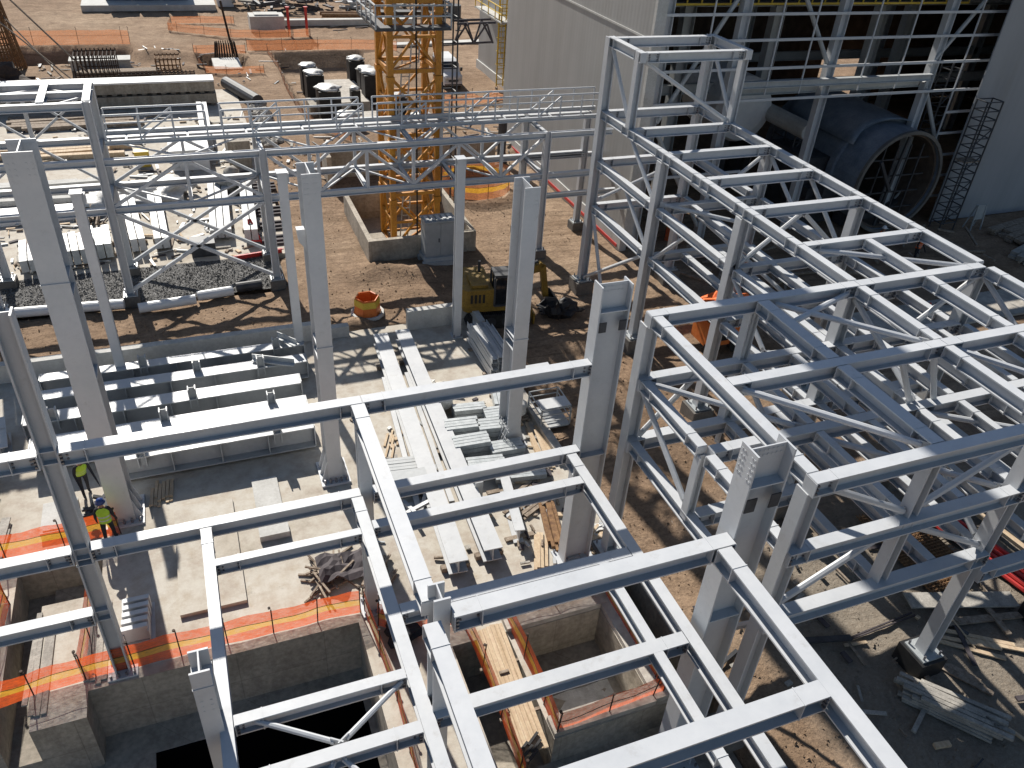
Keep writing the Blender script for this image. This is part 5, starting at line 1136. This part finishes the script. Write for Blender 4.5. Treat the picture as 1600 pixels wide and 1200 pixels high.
o = b.build('shaded_debris', 'woodold'); o['kind'] = 'stuff'; o['label'] = 'litter of boards and bars on the shaded ground before the big cylinder'
# ================================================================ YARD BEHIND THE PIPE RACK
t = thing('precast_stack', 'long two tier stack of ribbed precast concrete panels with a white top', 'precast stack', (-6.5, 79, 0))
for k in range(2):
    b = MB(); b.box(-16, 2.95-.06*k, 78.3, 79.9, .3+k*1.05, 1.12+k*1.05); b.build('panel_tier', 'precast', t)
    b = MB()
    for j in range(24): b.box(-15.8+j*.79, -15.4+j*.79, 78.4, 79.8, .13+k*1.05 if k else .06, .295+k*1.05)
    b.build('spacer_blocks', 'concd', t)
b = MB(); b.box(-16.1, 2.9, 78.2, 80.0, 2.18, 2.32); b.build('top_sheet', 'white', t)
b = MB(); b.box(-2.2, 1.6, 81.5, 82.6, .05, 1.5); b.box(-2.3, 1.7, 81.4, 82.7, 1.501, 1.65); tag(b.build('concrete_bin', 'concl'), 'pale low concrete box just behind the precast stack', 'concrete box')
b = MB(); b.box(-9.5, -4.2, 91, 92.6, 0, 1.0); b.box(-9.6, -4.1, 90.9, 92.7, 1.001, 1.15); tag(b.build('timber_stack', 'concl'), 'long pale box of panels near the far left trench', 'panel box')
# steel profiles stacked on the yard slab
def prof_stack(x, y, L, n, h, lab, rz=0, m='steelw'):
    t = thing('profile_stack', lab, 'steel stack', (x, y, .05), rz, 'stacks of steel profiles on the pale yard slab')
    b = MB().use(m)
    for k in range(n): b.bar((x+(k-(n-1)/2)*.44, y-L/2, .22+.05+h/2), (x+(k-(n-1)/2)*.44, y+L/2+random.uniform(-.3, .3), .22+.05+h/2), .38, h)
    b.build('profiles', parent=t); b = MB(); b.box(x-n*.26, x+n*.26, y-L*.3, y-L*.3+.2, .06, .265); b.box(x-n*.26, x+n*.26, y+L*.3, y+L*.3+.2, .06, .265); b.build('timber_bearer', 'woodold', t)
    return t
random.seed(17)
for x, y, L, n, h, lab, rz in ((-4.3, 52.5, 7.0, 3, .8, 'white stack of steel profiles, leftmost of the long stacks behind the pipe rack', .09), (-2.6, 52.8, 7.4, 2, .7, 'white stack of steel profiles, second of the long stacks behind the pipe rack', .04), (1.2, 54.3, 9.0, 3, .55, 'broad pale stack of profiles right of the centre of the yard slab', -.05), (3.0, 53.6, 9.5, 2, .8, 'tall pale stack of profiles nearest the brown track', -.06),
        (-.9, 65.0, 5.0, 2, .7, 'pale block of profiles with a dark end, mid yard', .02), (1.4, 69.8, 10, 2, 1.2, 'tall white profile stack running back to the precast stack', -.02), (-7.2, 49.2, 2.4, 3, .9, 'short bright stack of channels by the slab edge at the left', .12), (-9.4, 49.0, 2.6, 3, .7, 'short low stack of channels at the left picture edge', .1), (-5.9, 49.8, 2.6, 3, .9, 'grey stack of channel pieces half hidden by the tallest column', .08)):
    prof_stack(x, y, L, n, h, lab, rz, 'steelw' if 'white' in lab else 'galv' if 'grey' in lab else 'steel2')
b = MB(); b.box(2.6, 4.2, 62.2, 66.8, .06, 2.1); tag(b.build('timber_crate', 'precast'), 'brown grey square crate on the yard slab behind the profile stacks', 'crate')
b = MB(); b.box(-1.4, 1.2, 62.5, 65.0, .06, 1.5); b.box(-1.5, 1.3, 62.4, 65.1, 1.501, 1.6); tag(b.build('white_crate', 'white'), 'flat white topped crate in the middle of the yard slab', 'crate')
b = MB(); b.box(-3.9, -2.9, 63.8, 64.6, .06, 1.2); tag(b.build('yellow_box', 'yellow'), 'small yellow box by the stacks on the yard slab', 'box')
random.seed(19)
b = MB()
for k in range(34): a = 1.57+random.uniform(-.25, .25); x, y = -7.4+random.random()*1.2, 53+random.random()*2.2; L = random.uniform(1, 2.4); b.bar((x, y, .1+random.random()*.6), (x+L*math.cos(a), y+L*math.sin(a), .1+random.random()*.6), .1, .1)
tag(b.build('stick_bundle', 'woodold'), 'bundle of brown sticks behind the tallest column', 'sticks')
for x, y, n, L, m, lab, rz in ((-11, 60, 6, 8, 'concl', 'row of long pale beams laid across the left of the yard', 0), (-9.0, 68, 5, 8, 'wood', 'row of pale timbers across the left rear of the yard', .03), (-8.5, 75, 6, 9, 'woodold', 'brown boards and pipes in the left rear of the yard', .02), (-10.5, 56, 4, 6, 'white', 'white sheets lying at the left of the yard', .05)):
    planks('beam_row', x, y, n, L, .5, rz, lab, m, z=.06, th=.35, jit=.8)
b = MB()
for k in range(3): b.blob((-5.6+k*1.8, 57.3+.5*k, .45), (1.5, 1.6, .55), 3, .7, k)
tag(b.build('tarp_heap', 'wrap', smooth=True), 'crumpled beige sheeting heap on the yard slab', 'sheeting')
b = MB(); b.blob((2.2, 57.8, .6), (1.0, 1.3, .9), 3, .9, 8); tag(b.build('sand_heap', 'woodgrey', smooth=True), 'small dusty heap between the profile stacks', 'heap')
for k, (x, y) in enumerate(((4.2, 49.0), (4.4, 51.2), (4.3, 53.6), (4.2, 55.8), (4.4, 58.0), (3.9, 60.6))):
    b = MB()
    for j in range(4): b.box(x-.9+random.uniform(-.15, .15), x+.9, y-.6+j*.3, y-.42+j*.3, .06, .2+.1*(j % 2))
    tag(b.build('beam_pile', 'mud'), 'dark red brown bars laid across the yard edge, %s from the gravel' % ('nearest', 'second', 'third', 'fourth', 'fifth', 'farthest')[k], 'steel bars', 'piles of dark bars along the yard edge')
b = MB(); b.bar((2.6, 48.9, .1), (2.7, 49.9, 1.3), .1, .1); b.bar((3.3, 48.8, .1), (2.8, 49.9, 1.3), .1, .1); b.bar((2.6, 48.9, .3), (3.3, 48.8, .3), .1, .1); b.bar((2.65, 49.3, .8), (3.0, 49.2, .8), .1, .1); tag(b.build('red_trestle', 'red'), 'red trestle at the yard edge by the rack column', 'trestle')
b = MB()
for k in range(7): b.bar((1.5+k*.4, 46.9+.06*k, .2), (1.9+k*.4, 47.0+.06*k, .2), .05, .3)
b.bar((1.4, 46.8, .35), (4.4, 47.2, .35), .06, .06); tag(b.build('red_ladder', 'red'), 'red and white ladder lying along the gravel edge', 'ladder')
for x, lab in ((-9.6, 'red pipes bundle at the left edge of the yard'),):
    b = MB(); [b.tube((x+.2*k, 51.0, .25), (x+.25*k, 53.2, .25), .1, 7) for k in range(4)]; tag(b.build('red_pipes', 'red'), lab, 'pipes')
b = MB(); b.box(-.9, .5, 47.8, 49.0, .06, .9); b.box(-.6, .2, 47.75, 47.79, .2, .7); tag(b.build('steel_box', 'dark'), 'dark grey machine box at the front edge of the yard slab', 'machine box')
# pipes along the gravel edge
for (a, c_, lab) in (((-10.2, 43.0), (-4.6, 42.6), 'long white pipe along the gravel edge, left of the rack column'), ((-3.9, 41.9), (-1.0, 42.2), 'white pipe length right of the rack column foot'), ((-.9, 42.5), (1.0, 42.7), 'short pale pipe in the middle of the gravel edge'), ((1.2, 43.0), (2.6, 43.1), 'dark shaded pipe before the right rack column')):
    b = MB(); b.tube((a[0], a[1], .3), (c_[0], c_[1], .3), .27, 14); t = tag(b.build('drain_pipe', 'white' if 'dark' not in lab else 'dark', smooth=False), lab, 'pipe', 'pipe lengths along the gravel edge')
b = MB(); b.tube((4.2, 84.0, .5), (6.4, 77.6, .5), .55, 14); tag(b.build('black_pipe', 'dark'), 'thick dark pipe at the corner of the yard slab', 'pipe')
def litter(name, label, boxes, n, m_list, smax, seed):
    random.seed(seed); b = MB()
    for k in range(n):
        x0, x1, y0, y1, z = random.choice(boxes); x, y = random.uniform(x0, x1), random.uniform(y0, y1); a = random.choice((0, 1.57))+random.uniform(-.5, .5); L = random.uniform(.2, smax)*random.random()+.15
        b.use(random.choice(m_list)); w_ = random.uniform(.05, .22); zz = z+random.uniform(.02, .12); zz = zz+(dirt_h(x, y) if z < 0.04 and y > 37.3 else 0)
        b.bar((x-L/2*math.cos(a), y-L/2*math.sin(a), zz), (x+L/2*math.cos(a), y+L/2*math.sin(a), zz+random.uniform(-.02, .06)), w_, random.uniform(.03, .12))
    o = b.build(name, fixn=False); o['kind'] = 'stuff'; o['label'] = label
litter('yard_litter', 'small offcuts, battens and scraps littering the pale yard slab', [(-12, 4.8, 47.4, 60, .06), (-12, 4.8, 60, 76, .06)], 420, ['woodold', 'wood', 'woodgrey', 'mud', 'steel2', 'wrap', 'dark'], 1.8, 41)
litter('slab_litter', 'small offcuts and dirt crumbs scattered over the front slab', [(4.2, 13, 18.6, 30, .005), (8.5, 12.7, 18.6, 29.5, .005)], 110, ['woodold', 'wood', 'woodgrey', 'mud', 'steel2', 'wrap'], .6, 42)
litter('earth_litter', 'scraps and battens scattered over the far bare earth', [(6, 24, 60, 70, 0), (-14, 12, 84, 100, 0), (9, 40, 105, 135, 0), (22, 31, 55, 80, 0)], 420, ['woodold', 'woodgrey', 'mud', 'wrap', 'dark'], 2.6, 43)
litter('frame_litter', 'boards, bars and scraps lying on the ground under the right frame', [(14, 28, 6, 20, 0.0), (18, 30, 8, 16, 0.0)], 90, ['woodold', 'woodgrey', 'mud', 'wood', 'dark'], 2.2, 44)
# ================================================================ PEDESTALS, FAR CLUTTER
kk = (H+1.6)/H
for k, (x, y, w_, h, lab) in enumerate(((12.5, 87.2, 1.6, 2.6, 'black capped pedestal in the left row, farthest from the camera'), (12.4, 83.3, 1.7, 2.9, 'tall black capped pedestal in the left row, second from the back'), (12.8, 77.9, 2.0, 2.9, 'broad black capped pedestal in the left row with a long shadow'), (13.2, 70.6, 1.9, 2.6, 'black capped pedestal in the left row, nearest the pipe rack'), (17.6, 88.6, 1.6, 2.8, 'black capped pedestal in the right row, farthest from the camera'), (18.0, 85.2, 1.7, 2.6, 'round topped black capped pedestal in the right row, second from the back'), (17.9, 82.3, 1.8, 3.0, 'tall black capped pedestal in the right row, third from the back'), (18.6, 76.0, 2.0, 2.6, 'broad black capped pedestal in the right row beside the crane'), (19.6, 69.8, 1.8, 2.4, 'black capped pedestal in the right row behind the walkway rail'), (15.8, 80.4, .9, 2.0, 'slim dark pedestal between the two rows'))):
    t = thing('foundation_pedestal', lab, 'pedestal', (x, y, -1.5), 0, 'black wrapped foundation pedestals with white caps')
    b = MB(); b.box(x-w_/2, x+w_/2, y-w_/2, y+w_/2, -1.5, h-1.5-.16); b.build('wrapped_shaft', 'blackcap', t)
    b = MB(); b.blob((x, y+.1, h-1.55), (w_*.56, w_*.56, .26), 3, .35, k); b.build('white_cap', 'wrap', t, smooth=True)
for x0, x1, y0, y1, lab in ((12.6, 17.2, 80.2, 88.4, 'pale concrete footing between the rear pedestals'), (13.2, 18.6, 70.2, 77.2, 'pale concrete footing between the front pedestals')):
    b = MB(); b.box(x0, x1, y0, y1, -1.8, -.75); tag(b.build('footing', 'conc'), lab, 'footing')
for x0, x1, y0, y1, lab in ((11.2, 12.5, 79.0, 81.6, 'small grey block left of the rear footing'), (10.6, 11.6, 71, 75, 'narrow plank like block left of the front footing')):
    b = MB(); b.box(x0, x1, y0, y1, -1.8, -.55); tag(b.build('concrete_block', 'precast'), lab, 'concrete block')
t = thing('reinforced_footing', 'small pale footing with a dark rebar cage and a standing pole', 'footing', (5.1, 93, -1)); b = MB(); b.box(3.6, 6.3, 90.2, 94.6, -1.2, .2); b.build('block', 'concl', t)
b = MB(); 
for k in range(26): a = 2*math.pi*k/26; b.tube((5.2+1.3*math.cos(a), 96+.8*math.sin(a), -1), (5.2+1.0*math.cos(a), 96+.6*math.sin(a), 1.5), .05, 5)
b.build('rebar_cage', 'rebar', t); b = MB(); b.tube((6.0, 97, 0), (5.4, 97.6, 5.2), .12, 7); b.build('pole', 'rebar', t)
t = thing('rebar_column_cage', 'tall conical rusty rebar column cage at the left edge with slanting props', 'rebar cage', (-16.2, 96, 0)); b = MB()
for k in range(44):
    a = 2*math.pi*k/44; b.tube((-15.9+2.4*math.cos(a), 94+2.4*math.sin(a), -1.2), (-15.9+.55*math.cos(a+.2), 94+.55*math.sin(a+.2), 11.0+2.5*random.random()), .06, 5)
for j in range(22):
    z = -1+j*.55; r_ = 2.4-1.85*(z+1.2)/12.4
    b.path([(-15.9+r_*math.cos(2*math.pi*k/14), 94+r_*math.sin(2*math.pi*k/14), z) for k in range(15)], .055, 4)
b.build('bars', 'rust', t); b = MB(); b.tube((-14.8, 93, 8), (-7.4, 88.5, 0), .08, 6); b.tube((-15.2, 92.3, 5), (-8.4, 85.8, 0), .07, 6); b.tube((-14.8, 94, 5), (-9.4, 86.5, 0), .07, 6); b.build('prop', 'woodold', t)
b = MB(); b.blob((-15.2, 86.2, .3), (2.8, 1.8, 1.4), 3, .8, 5); tag(b.build('wire_heap', 'rebar'), 'tangled heap of wire under the rusty cage', 'wire heap')
def cage(x0, x1, y0, y1, h, lab, m='rebar', z0=0):
    b = MB(); n = int((x1-x0)/.35)
    for k in range(n+1):
        x = x0+(x1-x0)*k/n
        for y in (y0, y1): b.tube((x, y, z0), (x, y, h), .05, 4)
        b.tube((x, y0, h*.9), (x, y1, h*.9), .05, 4)
    for y in (y0, y1):
        for z in (h*.35, h*.9): b.tube((x0, y, z), (x1, y, z), .06, 4)
    return tag(b.build('rebar_cage', m), lab, 'rebar cage')
cage(-8.8, -5.2, 86.6, 89.6, 2.6, 'square rebar cage left of the precast stack'); cage(-5.0, 1.5, 83.8, 84.5, 1.6, 'row of rebar stubs directly behind the precast stack'); cage(-1.8, .4, 88.5, 90.4, 1.8, 'small rusty rebar frame right of the timber stack', 'rust')
planks('timber_stack', -5.2, 89.5, 4, 7, .28, .02, 'long timbers lying before the far left trench', 'woodold', th=.25, layers=2)
# far slab with containers
t = thing('container_row', 'far pale slab carrying a row of dark blue containers at the top edge', 'container row', (-3, 124, 0)); b = MB(); b.box(-9.8, 6.0, 119.6, 134, .0, .7); b.build('slab', 'concl', t)
for x in (-7.0, -3.6, -.2):
    b = MB(); b.box(x, x+3.0, 122.5, 129, .71, 4.6); 
    for k in range(10): b.box(x+.1+k*.29, x+.22+k*.29, 122.43, 122.49, .8, 4.5)
    b.build('container', 'tarp', t)
b = MB(); b.box(6.4, 8.4, 122, 124.4, 0, 1.7); tag(b.build('white_box', 'white'), 'small white box right of the far slab', 'box')
b = MB(); b.box(9.0, 13.0, 107.2, 109.6, 0, 1.7); b.box(9.6, 12.4, 107.6, 109.2, 1.701, 1.85); tag(b.build('concrete_chamber', 'concl'), 'open pale concrete chamber by the far rubble pit', 'concrete chamber')
b = MB(); b.box(13.2, 30, 110.0, 110.9, .0, .7); tag(b.build('concrete_strip', 'concl'), 'long pale concrete strip across the far earth', 'concrete strip')
for x, lab in ((13.2, 'left red post by the far net'), (15.3, 'right red post by the far net')):
    b = MB(); b.tube((x, 105.4, 0), (x, 105.4, 3.0), .16, 8); b.tube((x, 105.4, 3.0), (x, 105.4, 3.1), .26, 8); tag(b.build('red_post', 'red'), lab, 'post')
b = MB(); b.tube((18.5, 115, .5), (27, 114, .5), .28, 8); b.tube((18.6, 114.2, .4), (27, 113.4, .4), .28, 8); tag(b.build('red_pipes', 'rust'), 'dark red pipes lying along the far earth left of the crane', 'pipes')
random.seed(23)
farm = ('woodgrey', 'dark', 'concl', 'mud', 'steel2', 'woodold')
descr = ('grey boards', 'dark frames', 'pale blocks', 'brown sheets', 'steel sections', 'weathered timber'); k = 0
for x, y, sx, sy in ((9, 123, 3.2, 3), (13, 118.5, 3.5, 2.2), (14.5, 125, 3, 3), (19, 121, 3.4, 3), (23.5, 120, 2.6, 4), (20, 128, 4, 3), (27.5, 118, 3, 3), (26.5, 126, 4, 4), (31.5, 122, 3, 4), (16.8, 132, 4, 3), (29, 133, 5, 3), (36, 121, 2.5, 3)):
    m = farm[k % 6]; b = MB()
    for j in range(16):
        a = random.choice((0, 1.57))+random.uniform(-.25, .25); px, py = x+random.uniform(-sx, sx)*.6, y+random.uniform(-sy, sy)*.5; L = random.uniform(1, 3.2); z = random.uniform(.1, 1.5)
        b.bar((px-L/2*math.cos(a), py-L/2*math.sin(a), z), (px+L/2*math.cos(a), py+L/2*math.sin(a), max(.1, z+random.uniform(-.3, .3))), random.uniform(.15, .7), random.uniform(.1, .4))
    where = ('near the far white box', 'before the far chamber', 'behind the far pale strip', 'left of the mast, farther row', 'left of the mast, nearer row', 'at the top edge left of the mast', 'just left of the crane mast', 'behind the crane mast at the top edge', 'right behind the crane mast', 'at the top edge past the containers', 'at the top edge behind the mast platform', 'right of the crane mast')[k]
    tag(b.build('material_pile', m), 'far pile of %s %s' % (descr[k % 6], where), 'material pile'); k += 1
t = thing('white_canopy', 'far white framed canopy structure near the top edge', 'canopy', (14.8, 119, 0)); b = MB()
for k in range(5): b.bar((13+k*1.1, 121, 2.2), (13.4+k*1.1, 119.5, 2.0), .3, .15)
b.bar((12.8, 119.4, 2.0), (18, 119.6, 2.0), .25, .25); b.bar((12.8, 121.2, 2.3), (17.6, 121.2, 2.3), .25, .25); b.build('ribs', 'white', t); b = MB()
for x in (13, 17.6): b.bar((x, 120, 0), (x, 120, 2), .2, .2)
b.build('legs', 'steel2', t)
for x, y, r_, lab in ((36.5, 114, .9, 'dark round object on the sunlit earth right of the mast'), (33.3, 118, 1.0, 'dark drum at the top edge beside the mast')):
    b = MB(); b.lathe([(.01,0),(r_,0),(r_,1.6),(.01,1.6)], (x, y, 0), 14); tag(b.build('drum', 'dark'), lab, 'drum')
b = MB(); b.bar((24, 99, .1), (45, 100.5, .1), 1.2, .25); tag(b.build('earth_kerb', 'concl'), 'long pale kerb line across the earth beyond the van', 'kerb')
# dark excavation wall, grey wall behind the gantry and small bits by the white building
b = MB(); b.box(9.0, 9.35, 57.4, 59.6, 0, 2.2); b.box(9.36, 22.5, 59.0, 59.4, 0, 2.2); tag(b.build('retaining_wall', 'concw'), 'low grey concrete wall behind the pipe rack, right of the crane', 'retaining wall')
b = MB()
for k in range(5): b.blob((9.5+k*.9, 61.5+.4*k, .2), (.7, .6, .5), 2, .8, k+3)
tag(b.build('spoil_heap', 'dirt', smooth=True), 'small spoil heap behind the crane basin', 'spoil heap')
b = MB(); b.path([(22.0, 53.0, .15), (22.6, 51.4, .2), (22.9, 50.2, .12), (22.7, 49.4, .1)], .1, 7); tag(b.build('black_hose', 'black'), 'black hose looping on the earth beside the white building', 'hose')
b = MB(); b.tube((23.4, 60, 0), (23.4, 60, 4.2), .35, 12); tag(b.build('dark_pipe', 'dark'), 'dark standing pipe in front of the white building wall', 'pipe')
b = MB()
for k in range(8): b.bar((6.2+random.random()*4.4, 57.5+random.random()*5, .1), (7+random.random()*4.4, 58+random.random()*5, .25), .14, .1)
o = tag(b.build('scrap_pile', 'woodold'), 'scattered boards on the track left of the crane mast', 'scrap heap')
b = MB()
for k in range(90): 
    x, y = 5.6+random.random()*1.4, 66+random.random()*13; b.blob((x, y, .15), (.35, .3, .25), 1, .6, k)
o = b.build('rubble', 'woodgrey'); o['kind'] = 'stuff'; o['label'] = 'strip of broken rubble along the right of the yard slab'
# ================================================================ scale to metres
bpy.context.view_layer.update()
Sm = Matrix.Scale(S, 4)
for me in {o.data for o in C.objects if o.type == 'MESH'}: me.transform(Sm)
for o in C.objects:
    if o.type != 'LIGHT': o.location = o.location*S
for o in C.objects:
    for md in o.modifiers:
        if md.type == 'SOLIDIFY': md.thickness *= S
